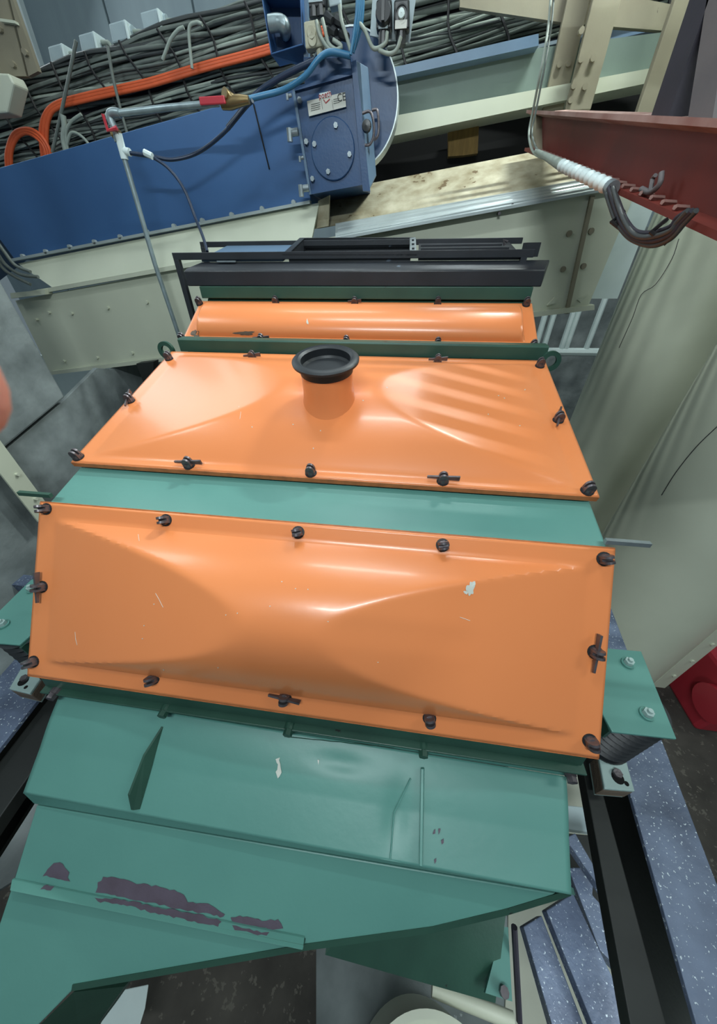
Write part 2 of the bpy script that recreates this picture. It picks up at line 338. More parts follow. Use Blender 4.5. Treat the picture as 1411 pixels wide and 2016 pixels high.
# bar between middle and top covers, with lifting eyes
p0 = onY(340, 675, 1.43); p1 = onY(1067, 690, 1.43)
MB().prism([(XL + .03, 1.425, -.328), (XL + .03, 1.425, -.283), (XL + .03, 1.432, -.278), (XL + .03, 1.475, -.278), (XL + .03, 1.475, -.328)], (XR - XL - .02, 0, 0)).build('cross_bar', 'green_dark', MACH, bevel=.002)
def eye(px, py, s):
    c = onY(px, py, 1.42); b = MB(); R1, R2 = .036, .020; n = 28; vs = []; fs = []
    for y in (1.414, 1.426):
        for R in (R2, R1):
            for k in range(n):
                t = 2 * math.pi * k / n; x = c.x + R * math.cos(t); z = c.z + R * math.sin(t)
                vs.append((x, y, z))
    g = lambda L_, R_, k: L_ * 2 * n + R_ * n + k % n
    for k in range(n):
        fs += [(g(0, 0, k), g(0, 0, k + 1), g(0, 1, k + 1), g(0, 1, k)), (g(1, 0, k), g(1, 1, k), g(1, 1, k + 1), g(1, 0, k + 1)), (g(0, 1, k), g(0, 1, k + 1), g(1, 1, k + 1), g(1, 1, k)), (g(0, 0, k), g(1, 0, k), g(1, 0, k + 1), g(0, 0, k + 1))]
    b.add(vs, fs)
    b.prism([(c.x - s * .036, 1.414, c.z + .005), (c.x - s * .03, 1.414, c.z - .045), (c.x - s * .01, 1.414, c.z - .055), (c.x + s * .006, 1.414, c.z - .034), (c.x - s * .022, 1.414, c.z - .01)], (0, .012, 0))
    b.build('lifting_eye', 'green_dark', MACH, smooth=40)
eye(1083, 711, 1); eye(328, 690, -1)
# dark bar above the top cover
MB().bb(XL + .01, XR - .01, 1.742, 1.80, -.165, -.118).build('cross_bar', 'green_dark', MACH, bevel=.003)
# side pins
for (xa, ya), (xb, yb) in (((1190, 1066), (1280, 1071)), ((100, 975), (38, 971))):
    pa, pb = onY(xa, ya, .62), onY(xb, yb, .62)
    MB().box((pa + pb) / 2, ((pb - pa).length, .01, .011)).build('side_pin', 'green_dark' if xa < 500 else 'zinc', MACH)

# discharge chute
yT, zT = .335, -.99
MB().prism([(XL + .01, .352, -.955), (XL + .01, .330, -.955), (XL + .01, .322, -1.0), (XL + .01, .352, -1.0)], (XR - XL - .02, 0, 0)).build('outlet_flange', 'green_dark', MACH, bevel=.002)
MB().prism([(XL + .0, .352, -1.005), (XL + .0, .306, -1.005), (XL + .0, .306, -1.013), (XL + .0, .335, -1.013), (XL + .0, .335, -1.05), (XL, .352, -1.05)], (XR - XL + .0, 0, 0)).build('outlet_angle', 'green_dark', MACH, bevel=.002)
for px, py in ((108, 1364), (325, 1398), (569, 1434), (833, 1475), (1122, 1524)):
    p = onY(px, py, .312); q = Vector((p.x, .312, p.z))
    b = MB(); b.cyl(q + Vector((0, .03, .0)), q - Vector((0, .004, 0)), .014, 12); b.cyl(q - Vector((0, .002, 0)), q - Vector((0, .018, 0)), .0125, 6); b.build('flange_bolt', 'green_dark' if px > 150 and px < 1000 else 'steel', MACH)
FT = onY(120, 1372, .318); FTr = onY(1112, 1530, .318)
k0, k1 = onY(45, 1562, .113), onY(1125, 1762, .113)
upT = [Vector((FT.x, .318, -1.045)), Vector((FTr.x, .318, -1.075))]
MB().prism([Vector((FT.x, .326, -1.0)), Vector((FTr.x, .326, -1.0)), Vector((FTr.x, .320, -1.078)), Vector((FT.x, .320, -1.048))], (0, .01, 0)).build('outlet_plate', 'green', MACH)
kk = [upT[0], Vector((k0.x, .113, k0.z)), Vector((k1.x, .113, k1.z)), upT[1]]
bl = lambda u, q, z=0: kk[0].lerp(kk[3], u).lerp(kk[1].lerp(kk[2], u), q) + Vector((0, 0, (.004 * math.sin(math.pi * min(1, q / .55)) if q < .55 else 0) - .009 * math.exp(-((u - .715) / .02) ** 2 - ((q - .62) / .25) ** 2) - .006 * math.exp(-((u - .60) / .05) ** 2 - ((q - .22) / .1) ** 2)))
up_pl = MB().grid(bl, 120, 40).build('upper_chute_plate', 'green', MACH, smooth=60, solid=.012)
if sum((f_.normal for f_ in up_pl.data.polygons), Vector()).z < 0: up_pl.data.flip_normals()
# chute lip

# chute right side plate
# lower hopper face: plane sloping toward the camera
nL = Vector((0, -.7, 1)).normalized(); pL = Vector((0, .113, -1.215)); fL = lambda px, py, lift=0: onP(px, py, pL + nL * lift, nL)
low = [fL(72, 1585), fL(25, 1740), fL(-30, 1905), fL(-60, 2040), fL(20, 2075), fL(140, 1952), fL(600, 1872), fL(850, 1838), fL(1000, 1802), fL(1124, 1764)]
MB().prism([k0 + Vector((0, .001, .0)), fL(72, 1585) + Vector((-.01, .002, .0)), fL(1124, 1764) + Vector((.01, .002, 0)), k1 + Vector((0, .001, .0))], (0, .012, .0)).build('chute_lip', 'green', MACH)
MB().prism(low, (0, .008, -.012)).build('hopper_face', 'green', MACH, bevel=.003)
# hopper underside lip and side wall going down away from us
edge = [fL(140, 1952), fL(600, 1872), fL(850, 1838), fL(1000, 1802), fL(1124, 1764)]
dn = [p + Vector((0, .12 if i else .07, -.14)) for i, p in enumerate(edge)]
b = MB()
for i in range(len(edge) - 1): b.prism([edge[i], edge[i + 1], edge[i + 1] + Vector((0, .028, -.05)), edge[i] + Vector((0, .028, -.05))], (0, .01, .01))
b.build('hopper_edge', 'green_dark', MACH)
e2 = [onZ(245, 1945, -1.6), onZ(630, 1885, -1.6), onZ(1000, 1820, -1.55), onZ(1124, 1770, -1.5)]
# funnel body under; its shade is put into the dark green
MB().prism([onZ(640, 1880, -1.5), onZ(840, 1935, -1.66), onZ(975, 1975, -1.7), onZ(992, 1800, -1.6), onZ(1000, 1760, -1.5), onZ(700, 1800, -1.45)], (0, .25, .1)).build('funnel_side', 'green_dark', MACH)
q = [onZ(955, 1955, -1.62), onZ(1008, 1972, -1.62), onZ(1000, 1825, -1.62), onZ(988, 1825, -1.62)]
MB().prism(q, (.0, .0, -.02)).build('funnel_flange', 'green', MACH)
p = onZ(990, 1952, -1.62); MB().cyl(p, p + Vector((0, 0, .02)), .012, 8).build('flange_bolt', 'steel', MACH)
# outlet spout bottom left
MB().prism([fL(140, 1954) + Vector((0, .0, -.01)), onZ(245, 1942, -1.56), onZ(205, 2000, -1.75), onZ(160, 2060, -1.8), fL(20, 2075)], (0, .02, -.05)).build('outlet_spout', 'green_dark', MACH)
# ribs on the chute plate
nU = (upT[1] - upT[0]).cross(k0 - upT[0]).normalized(); nU = nU if nU.z > 0 else -nU
cvU = (up_pl, upT[0], k0 - upT[0], nU, 1)
fU = lambda px, py, l=0: surf(cvU, px, py, .0015 + l)
fin = [fU(318, 1430), fU(293, 1480, .022), fU(268, 1555, .03), fU(265, 1590, .012), fU(272, 1592)]
b = MB(); ctr = fU(285, 1532, .018)
b.prism(fin, (.006, 0, 0)); b.build('stiffener_rib', 'green_dark', MACH)
b = MB().prism([fU(830, 1510), fU(827, 1512, .016), fU(824, 1698, .02), fU(825, 1704)], (.007, 0, 0)); b.build('stiffener_rib', 'green', MACH, bevel=.001)
MB().tube([fU(808, 1532, .001), fU(775, 1600, .002), fU(768, 1690, .001)], .0022, 6).build('weld_dent', 'green', MACH)
MB().tube([fU(560 + t * 6.2, 1450 + t * .62 + .8 * math.sin(t), .0005) for t in range(0, 90, 3)], .0009, 5).build('weld_bead', 'green_dark', MACH)
# angle bar across the lower hopper face, worn to primer
a0, a1 = fL(28, 1728, .0), fL(600, 1842, .0)
b0, b1 = fL(24, 1750, .02), fL(597, 1866, .02)
b = MB().prism([a0, a1, b1, b0], nL * .006); ang = b.build('angle_bar', 'green', MACH, bevel=.003)
MB().prism([b0, b1, b1 - nL * .02, b0 - nL * .02], Vector((0, .004, 0))).build('angle_bar', 'green_dark', MACH)
cvL = (ang, pL, Vector((0, 1, .7)).normalized(), nL, 1)
def wear(poly, mat, par, lift, fn, seed):
    rnd = random.Random(seed); pts = []
    for i in range(len(poly)):
        x0, y0 = poly[i]; x1, y1 = poly[(i + 1) % len(poly)]
        L = math.hypot(x1 - x0, y1 - y0); k = max(1, int(L / 7))
        for j in range(k):
            t = j / k; pts.append((x0 + (x1 - x0) * t + rnd.uniform(-2.2, 2.2), y0 + (y1 - y0) * t + rnd.uniform(-2.2, 2.2)))
    MB().add([fn(x, y, lift) for x, y in pts], [tuple(range(len(pts)))]).build('worn_patch', mat, par)
HF = bpy.data.objects['hopper_face']
wear([(85, 1724), (98, 1705), (116, 1698), (134, 1712), (136, 1736)], 'rust', HF, .0012, fL, 1)
wear([(190, 1745), (202, 1727), (235, 1728), (262, 1738), (320, 1746), (362, 1760), (370, 1775), (408, 1780), (442, 1800), (440, 1806), (190, 1757)], 'rust', HF, .0012, fL, 2)
wear([(455, 1806), (480, 1804), (515, 1812), (548, 1812), (556, 1826), (530, 1830), (455, 1814)], 'rust', HF, .0012, fL, 3)
fB = lambda x, y, l: onP(x, y, a0 + nL * .0, (a1 - a0).cross(b0 - a0).normalized()) + nL * (.0068)
wear([(190, 1762), (250, 1768), (400, 1798), (440, 1808), (430, 1818), (330, 1798), (280, 1786), (270, 1780), (195, 1770)], 'rust', ang, 0, fB, 5)
wear([(90, 1738), (112, 1740), (105, 1748), (84, 1746)], 'rust', ang, 0, fB, 6)
wear([(460, 1818), (530, 1832), (525, 1838), (465, 1826)], 'rust', ang, 0, fB, 7)
UP = up_pl
wear([(544, 1492), (553, 1490), (550, 1505), (555, 1520), (549, 1533), (545, 1520), (548, 1506)], 'label', UP, .001, fU, 8)
wear([(625, 1496), (630, 1494), (629, 1506), (624, 1503)], 'label', UP, .001, fU, 9)
for x, y in ((852, 1634), (862, 1632), (868, 1655), (855, 1690)): wear([(x, y), (x + 5, y - 3), (x + 5, y + 6), (x, y + 9)], 'rust', UP, .001, fU, x)
chip(c3, 926, 1158, 16, 26, 'label', 12); chip(c3, 917, 1166, 8, 8, 'label', 3); chip(c1, 482, 656, 32, 9, 'wood', 13); chip(c1, 385, 658, 14, 18, 'wood', 14); chip(c1, 605, 634, 4, 9, 'label', 15)
for k in range(26):
    rr2 = random.Random(k + 40); chip(c3 if k % 2 else c2, rr2.uniform(250, 1050), rr2.uniform(1090, 1330) if k % 2 else rr2.uniform(760, 900), 2.2, 2.2, 'label', k)

# spring brackets
def bracket(poly, s, bolts):
    pts = [onZ(x, y, -.95) for x, y in poly]
    o = MB().prism(pts, (0, 0, -.008)).build('spring_bracket', 'green', MACH, bevel=.002)
    xi = .585 if s > 0 else -1.12
    lo = min(p.y for p in pts)
    MB().bb(xi - .004, xi + .004, lo + .004, .63, -1.0, -.958).build('web', 'green_dark', o)
    MB().bb(min(xi, XC), max(xi, XC), lo + .10, .60, -1.03, -.975).build('cross_member', 'green_dark', o)
    for x, y in bolts:
        p = onZ(x, y, -.95)
        MB().cyl(p - Vector((0, 0, .02)), p + Vector((0, 0, .006)), .0165, 20).build('washer', 'green', o)
        b = MB().cyl(p, p + Vector((0, 0, .018)), .012, 6); b.cyl(p, p + Vector((0, 0, .026)), .006, 10); b.build('hex_bolt', 'pad', o)
    return o
bracket([(1150, 1272), (1262, 1282), (1332, 1455), (1205, 1441), (1172, 1380)], 1, [(1234, 1307), (1271, 1407)])
bracket([(110, 1140), (62, 1140), (-62, 1262), (38, 1270), (100, 1215)], -1, [(64, 1162), (8, 1231)])
# rubber springs, timber pads
def spring(cx, cy, z0, z1, label):
    o = thing('rubber_spring', (cx, cy, z0), label, 'spring', 'black springs under the brackets')
    prof = [(.001, 0)]; n = 9; H = z1 - z0
    for k in range(n * 4 + 1):
        t = k / (n * 4); prof.append((.060 + .010 * math.cos(2 * math.pi * t * n), t * H))
    prof.append((.001, H)); MB().lathe((cx, cy, z0), (0, 0, 1), prof, 28).build('bellows', 'rubber', o, smooth=50)
    MB().cyl((cx, cy, z0), (cx, cy, z0 + .006), .07, 24).build('base_disc', 'rubber', o)
    return o
spring(.685, .462, -1.172, -.958, 'black ribbed rubber spring under the right green bracket')
spring(-1.165, .462, -1.172, -.958, 'black ribbed rubber spring under the left green bracket')
def pad(poly, hole, hole2, s, label):
    pts = [onZ(x, y, -1.175) for x, y in poly]; c = sum(pts, Vector()) / len(pts)
    o = thing('packing_block', (c.x, c.y, -1.248), label, 'block', 'packing blocks under the springs')
    MB().prism(pts, (0, 0, -.012)).build('top_plate', 'pad', o, bevel=.003)
    MB().prism([p + Vector((0, 0, -.0125)) for p in pts], (0, 0, -.05)).build('timber_block', 'wood', o, bevel=.002)
    MB().prism([c + (p - c) * .97 + Vector((0, 0, -.063)) for p in pts], (0, 0, -.008)).build('shim_plate', 'pad', o)
    p = onZ(*hole, -1.175); b = MB().cyl(p + Vector((0, -.008, -.001)), p + Vector((0, -.008, .001)), .016, 16); b.build('slot', 'void', o)
    MB().cyl(p, p + Vector((0, 0, .012)), .012, 6).build('hex_bolt', 'steel', o)
    p = onZ(*hole2, -1.175); MB().cyl(p, p + Vector((0, 0, .001)), .006, 12).build('bolt_hole', 'void', o)
pad([(1178, 1488), (1225, 1470), (1250, 1558), (1190, 1553)], (1213, 1524), (1233, 1543), 1, 'pale steel plate on a timber block under the right spring')
pad([(17, 1356), (50, 1300), (90, 1320), (58, 1366)], (50, 1337), (51, 1353), -1, 'pale steel plate on a timber block under the left spring')

# support beams (top flange dusted, web and lower flange coloured black for their shade)
def lerp(a, c, t): return a + (c - a) * t
def sup_beam(top, inner, label):
    o = thing('support_beam', (top[0].x, top[0].y, -1.6), label, 'beam', 'long steel beams carrying the screen')
    MB().prism(top, (0, 0, -.016)).build('top_flange', 'speck', o, bevel=.002)
    mid0 = lerp(top[0], top[3], .5); mid1 = lerp(top[1], top[2], .5)
    d = Vector((.012, 0, 0))
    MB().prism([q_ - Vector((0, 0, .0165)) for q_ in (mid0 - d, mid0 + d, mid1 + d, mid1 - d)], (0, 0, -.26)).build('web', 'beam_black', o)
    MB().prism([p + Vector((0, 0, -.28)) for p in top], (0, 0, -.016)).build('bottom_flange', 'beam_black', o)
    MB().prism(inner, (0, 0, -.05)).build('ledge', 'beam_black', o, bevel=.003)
    return o
zt = -1.25
def ext(p, q, t): return p + (q - p) * t
rl0, rl1 = onZ(1370, 2016, zt), onZ(1245, 1580, zt); rr0, rr1 = onZ(1411, 1740, zt), onZ(1200, 1190, zt)
top = [ext(rl0, rl1, -1.2), ext(rl0, rl1, 3.2), ext(rr0, rr1, 1.5), ext(rr0, rr1, -.9)]
bl0, bl1 = onZ(1240, 2016, -1.30), onZ(1150, 1530, -1.30); br0, br1 = onZ(1312, 2016, -1.30), onZ(1192, 1580, -1.30)
inn = [ext(bl0, bl1, -.9), ext(bl0, bl1, 1.9), ext(br0, br1, 2.1), ext(br0, br1, -.9)]
sup_beam(top, inn, 'long blue-grey speckled steel beam carrying the right side of the screen')
a_, c_ = onZ(20, 1345, zt), onZ(30, 1377, zt)
top = [Vector((-1.36, -.5, zt)), Vector((-1.50, 1.25, zt)), Vector((-1.27, 1.25, zt)), Vector((-1.16, -.5, zt))]
inn = [Vector((-1.19, -.5, -1.30)), Vector((-1.26, 1.2, -1.30)), Vector((-1.13, 1.2, -1.30)), Vector((-1.06, -.5, -1.30))]
sup_beam(top, inn, 'long blue-grey speckled steel beam carrying the left side of the screen')

# ================================================================ FEED HOOD
HOOD = thing('feed_inlet', (-.27, 1.9, -.3), 'black steel feed hood with open rectangular inlet behind the top orange cover', 'machine')
MB().prism([(-1.04, 1.75, -.118), (-1.04, 1.75, -.062), (-1.035, 1.765, -.052), (-1.0, 1.86, -.030), (-1.0, 1.86, -.045), (-1.035, 1.765, -.118)], (1.575, 0, 0)).build('front_cover', 'black', HOOD, bevel=.004, smooth=30)
MB().bb(-.97, .49, 1.80, 1.83, -.23, -.10).build('front_wall', 'beam_black', HOOD)
for x0, x1, y0, y1, z0, z1 in ((-1.13, .50, 1.84, 1.862, -.022, .006), (-1.03 * 1.12, .52, 2.17, 2.19, .028, .052)):
    MB().bb(x0, x1, y0, y1, z0, z1).build('rail', 'black', HOOD, bevel=.002)
MB().bb(.47, .525, 1.87, 1.94, -.02, .028).build('rail_end', 'black', HOOD)
MB().bb(-1.13, -1.105, 1.84, 1.865, -.62, -.02).build('leg', 'black', HOOD, bevel=.002)
MB().bb(-1.155, -1.13, 2.17, 2.19, -.62, .03).build('leg', 'black', HOOD, bevel=.002)
MB().bb(.45, .475, 1.84, 1.865, -.62, -.02).build('leg', 'black', HOOD)
MB().prism([(-1.0, 1.862, -.018), (-1.0, 2.17, .034), (-1.0, 2.17, .024), (-1.0, 1.862, -.03)], (.40, 0, 0)).build('top_sheet', 'grey_blue', HOOD)
MB().prism([(.02, 1.862, -.018), (.02, 2.17, .034), (.02, 2.17, .024), (.02, 1.862, -.03)], (.44, 0, 0)).build('top_sheet', 'black', HOOD)
for k in range(3):
    t = .25 + .25 * k; y = 1.862 + .308 * t; z = -.018 + .052 * t
    MB().bb(.03, .45 - .02 * k, y - .006, y + .006, z, z + .006).build('stiffener_strip', 'black', HOOD)
# inlet frame: four flange bars and inner walls
f0, f1, f2, f3 = onY(555, 500, 1.84), onY(820, 500, 1.84), onY(818, 467, 2.22), onY(590, 468, 2.22)
wv = [f0, f1, f2, f3]; cen = sum(wv, Vector()) / 4
for i in range(4):
    a, c = wv[i], wv[(i + 1) % 4]; ia, ic = cen + (a - cen) * .90, cen + (c - cen) * .90
    if i % 2 == 0: ia, ic = a + (cen - a).normalized() * .03, c + (cen - c).normalized() * .03
    MB().prism([a, c, ic, ia], (0, 0, -.006)).build('inlet_flange', 'zinc' if i == 1 else 'black', HOOD)
    MB().prism([ia, ic, ic + Vector((0, 0, -.12)), ia + Vector((0, 0, -.12))], (cen - (ia + ic) / 2).normalized() * -.004).build('inlet_wall', 'black', HOOD)
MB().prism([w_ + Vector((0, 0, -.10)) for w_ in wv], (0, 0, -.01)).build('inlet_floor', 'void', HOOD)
for k in range(3):
    p = lerp(f1, f2, .25 + .25 * k) + Vector((-.015, 0, 0)); MB().cyl(p, p + Vector((0, 0, .006)), .006, 6).build('flange_bolt', 'black', HOOD)
p = onY(993, 483, 2.05); MB().tube([p, p + Vector((-.01, 0, .02)), p + Vector((.01, 0, .012))], .006, 8).build('wing_nut', 'steel', HOOD)
p = onY(450, 517, 1.85); MB().box((p.x, 1.83, -.028), (.09, .012, .006)).build('hinge_plate', 'zinc', HOOD)
# back walls of the hood to give it depth
MB().bb(-.99, .46, 1.90, 2.16, -.55, -.06).build('hood_body', 'beam_black', HOOD)

# ================================================================ BLUE CONVEYOR AND CREAM GALLERY
U = Vector((math.cos(math.radians(7.2)), 0, math.sin(math.radians(7.2))))      # runs up to the right
Wn = Vector((-U.z, 0, U.x))
BY = 2.6
def strip(name, mat, parent, Y, tl, bl, tr, br, th, **k):
    return MB().prism([onY(*tl, Y), onY(*tr, Y), onY(*br, Y), onY(*bl, Y)], (0, th, 0)).build(name, mat, parent, **k)
BC = thing('conveyor_casing', (-2, BY + .25, -.3), 'long blue sheet metal conveyor casing sloping up to the blue head box', 'conveyor')
top0, top1 = onY(0, 330, BY), onY(520, 183, BY); bot0, bot1 = onY(30, 513, BY), onY(650, 391, BY)
Lft = -3.6
def at_x(a, c, x): return a + (c - a) * ((x - a.x) / (c.x - a.x))
MB().prism([at_x(top0, top1, Lft), onY(580, 166, BY), onY(612, 400, BY), bot0, onY(0, 472, BY), at_x(top0, top1, Lft) - Vector((0, 0, .5))], (0, .42, 0)).build('casing', 'blue', BC, bevel=.004)
MB().prism([bot0 + Vector((-.02, -.03, .008)), onY(612, 399, BY) + Vector((0, -.03, .008)), onY(612, 399, BY) + Vector((0, -.03, -.006)), bot0 + Vector((-.02, -.03, -.006))], (0, .04, 0)).build('bottom_flange', 'alum', BC)
n = 11
bp = None
for k in range(n):
    t = (k + .5) / n; p = lerp(bot0, onY(612, 399, BY), t) + Vector((0, -.02, .012))
    if bp is None: bp = MB().cyl(p - Vector((0, .008, 0)), p + Vector((0, .012, 0)), .013, 8).build('flange_bolt', 'alum', BC)
    else: copy_part(bp, BC, p)
# slit with weld on blue casing
MB().tube([onY(499, 205, BY - .003), onY(530, 333, BY - .003)], .004, 6).build('seam', 'void', BC)
# gallery
GAL = thing('conveyor_gallery', (-.5, 2.6, -1.0), 'cream bolted steel trough running behind the machine under the blue conveyor', 'conveyor')
GY = 2.45
# skirt between blue bottom and ridge
s = [onY(35, 519, BY), onY(628, 399, BY), onY(612, 478, GY), onY(103, 566, GY)]
MB().prism(s, (0, .02, 0)).build('upper_skirt', 'cream', GAL)
strip('side_plate', 'cream', GAL, GY, (30, 592), (100, 736), (1262, 352), (1155, 609), .5)
strip('top_flange', 'cream', GAL, GY - .03, (20, 580), (22, 588), (700, 458), (700, 468), .06)
strip('ledge', 'cream', GAL, GY - .06, (20, 577), (22, 587), (88, 570), (89, 580), .06)
strip('bottom_flange', 'cream', GAL, GY - .03, (100, 731), (101, 738), (1170, 600), (1170, 610), .05)
# ribbed light flange, right half
MB().prism([onY(660, 468, GY - .05), onY(1215, 366, GY - .05), onY(1190, 345, GY + .12), onY(660, 440, GY + .12)], (0, .0, -.012)).build('ribbed_flange', 'alum', GAL)
for k in range(4):
    t = (k + .5) / 4
    MB().tube([lerp(onY(665, 467, GY - .05), onY(665, 441, GY + .12), t), lerp(onY(1213, 366, GY - .05), onY(1189, 346, GY + .12), t)], .005, 6).build('rib', 'alum', GAL)
for px, py in ((768, 450), (882, 430), (980, 421), (1005, 405), (1100, 390)):
    p = onY(px, py, GY + .0); MB().cyl(p + Vector((0, -.04, 0)), p + Vector((0, .02, 0)), .007, 8).build('rivet', 'steel', GAL)
bp = None
for px, py in ((73, 629), (97, 615), (142, 617), (213, 606), (290, 595), (370, 583), (127, 711), (192, 704), (261, 695), (330, 690)):
    p = onY(px, py, GY - .004)
    if bp is None: bp = MB().cyl(p - Vector((0, .016, 0)), p + Vector((0, .006, 0)), .0095, 6).build('hex_bolt', 'cream', GAL)
    else: copy_part(bp, GAL, p)
# vertical ribs and seams right
for x0, y0, x1, y1, wd in ((1163, 385, 1112, 618, .02),):
    a, c = onY(x0, y0, GY - .02), onY(x1, y1, GY - .02); MB().prism([a, a + Vector((wd, 0, 0)), c + Vector((wd, 0, 0)), c], (0, .02, 0)).build('seam_strip', 'column', GAL)
for px, py in ((1163, 455), (1148, 524), (1120, 460), (1108, 530)):
    p = onY(px, py, GY - .004); MB().cyl(p - Vector((0, .008, 0)), p + Vector((0, .006, 0)), .014, 10).build('bolt_head', 'column', GAL)
for px, py, s in ((1090, 596, -1), (1135, 590, 1)):
    p = onY(px, py, GY - .002); MB().prism([p, p + Vector((s * .03 + .02, 0, .03)), p + Vector((s * .03 - .01, 0, -.012))], (0, -.02, 0)).build('gusset', 'cream', GAL)
# bright column piece at right end
MB().prism([onY(1150, 588, GY + .1), onY(1266, 350, GY + .1), onY(1310, 350, GY + .1), onY(1215, 588, GY + .1)], (0, .2, 0)).build('end_plate', 'white', GAL)
# speckled panel above flange
MB().prism([onY(625, 450, 2.62), onY(1190, 350, 2.62), onY(1120, 285, 3.0), onY(640, 378, 3.0), onY(620, 400, 2.9)], (0, .02, .0)).build('chute_cover', 'cream_dirty', GAL)
MB().prism([onY(628, 396, 2.62), onY(650, 385, 2.62), onY(648, 445, 2.6), onY(615, 452, 2.6)], (0, -.02, 0)).build('stained_plate', 'cream_dirty', GAL)
# black panel standing in for the unlit gap behind, framed by planks
MB().prism([onY(680, 380, 3.4), onY(1300, 280, 3.4), onY(1300, 90, 3.4), onY(680, 260, 3.4)], (0, .06, 0)).build('black_gap_panel', 'void', **T('black panel standing in for the unlit opening between the grey-green beam and the dusty panel', 'opening'))
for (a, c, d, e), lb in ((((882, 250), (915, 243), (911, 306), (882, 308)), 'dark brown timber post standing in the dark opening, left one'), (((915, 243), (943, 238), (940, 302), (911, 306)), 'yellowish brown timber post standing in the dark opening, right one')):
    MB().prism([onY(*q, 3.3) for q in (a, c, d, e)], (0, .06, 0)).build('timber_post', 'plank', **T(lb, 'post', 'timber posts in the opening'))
# grey-green I-beam
IB = thing('roof_beam', (1, 3.2, .5), 'wide grey-green beam with pale lower flange right of the blue disc', 'beam')
strip('web', 'beam_grey', IB, 3.2, (700, 140), (700, 262), (1330, 60), (1330, 140), .03)
strip('bottom_flange', 'cream', IB, 3.12, (700, 242), (700, 283), (1330, 125), (1330, 152), .2)
strip('top_flange', 'grey_blue', IB, 3.12, (700, 150), (700, 168), (1060, 66), (1060, 90), .1)

# ================================================================ BLUE HEAD BOX
HB = thing('drive_casing', (-.25, 2.5, .3), 'blue steel drive casing box with bolted door, rating plate and round guard', 'machine')
HY = 2.5
c4 = [(579, 174), (694, 142), (714, 362), (611, 381)]
MB().prism([onY(*q, HY) for q in c4], (0, .4, 0)).build('head_box', 'blue_dark', HB, bevel=.004)
MB().prism([onY(*q, HY - .01) for q in ((596, 112), (690, 110), (694, 148), (600, 176))], (0, .3, 0)).build('upper_box', 'blue_dark', HB, bevel=.004)
# flange left and bottom
for a, c in (((577, 172), (611, 383)), ((579, 176), (694, 144)), ((611, 380), (714, 361))):
    p, q = onY(*a, HY - .012), onY(*c, HY - .012); MB().tube([p, q], .009, 4).build('flange', 'grey_blue' if a[0] == 577 else 'blue_dark', HB)
# round guard
gc = onY(694, 212, HY + .12); gr = (onY(782, 212, HY + .12) - gc).length
MB().lathe(gc, (0, 1, 0), [(.001, -.05), (gr, -.05), (gr, .05), (.001, .05)], 64).build('round_guard', 'blue_dark', HB, smooth=30)
MB().lathe(gc, (0, 1, 0), [(gr, -.055), (gr + .006, -.055), (gr + .006, .055), (gr, .055)], 64, True).build('guard_rim', 'alum', HB, smooth=30)
# side door
dpts = [onY(691, 122, HY - .03), onY(701, 118, HY - .03), onY(728, 376, HY - .03), onY(714, 376, HY - .03)]
MB().prism(dpts, (0, .03, 0)).build('door_frame', 'blue_dark', HB)
MB().prism([onY(700, 118, HY - .03), onY(724, 132, HY + .04), onY(740, 345, HY + .04), onY(726, 374, HY - .03)], (0, .02, 0)).build('side_door', 'grey_blue', HB, bevel=.003)
def handle(pts, Y):
    MB().tube(curve([onY(x, y, Y) for x, y in pts], 5), .006, 8).build('handle', 'steel', HB, smooth=60)
handle([(713, 223), (728, 220), (735, 240), (735, 268), (728, 284), (718, 286)], HY - .05)
handle([(732, 217), (742, 217), (745, 240), (744, 265), (736, 276)], HY + .0)
p = onY(722, 250, HY - .06); b = MB(); b.lathe(p, (0, -1, 0), [(.001, .03), (.02, .028), (.024, .012), (.012, 0), (.012, -.03)], 16); b.build('star_knob', 'switch', HB, smooth=40)
# big access disc and bolts
dc = onY(655, 295, HY - .004); dr = (onY(698, 295, HY) - onY(655, 295, HY)).length
MB().lathe(dc, (0, -1, 0), [(.001, .006), (dr - .004, .006), (dr, .003), (dr, -.004)], 48).build('access_disc', 'blue_dark', HB, smooth=20)
bp = None
for px, py in ((590, 198), (661, 247), (619, 284), (603, 279), (688, 304), (646, 338), (615, 352), (660, 243)):
    p = onY(px, py, HY - .012)
    if bp is None: bp = MB().cyl(p - Vector((0, .012, 0)), p + Vector((0, .006, 0)), .0115, 6).build('hex_bolt', 'zinc', HB)
    elif (px, py) != (660, 243): copy_part(bp, HB, p)
# fittings on the seam
for px, py in ((578, 262), (600, 372), (570, 190), (594, 312)):
    p = onY(px, py, HY - .02); b = MB(); big = .02 if py in (262, 372) else .009
    b.cyl(p - Vector((big * 1.6, 0, 0)), p + Vector((big * 1.2, 0, .004)), big * .8, 10); b.cyl(p + Vector((-big, -.01, -big * 1.6)), p + Vector((-big, -.01, big * .8)), big * .7, 8); b.build('hinge_latch', 'zinc', HB, smooth=40)
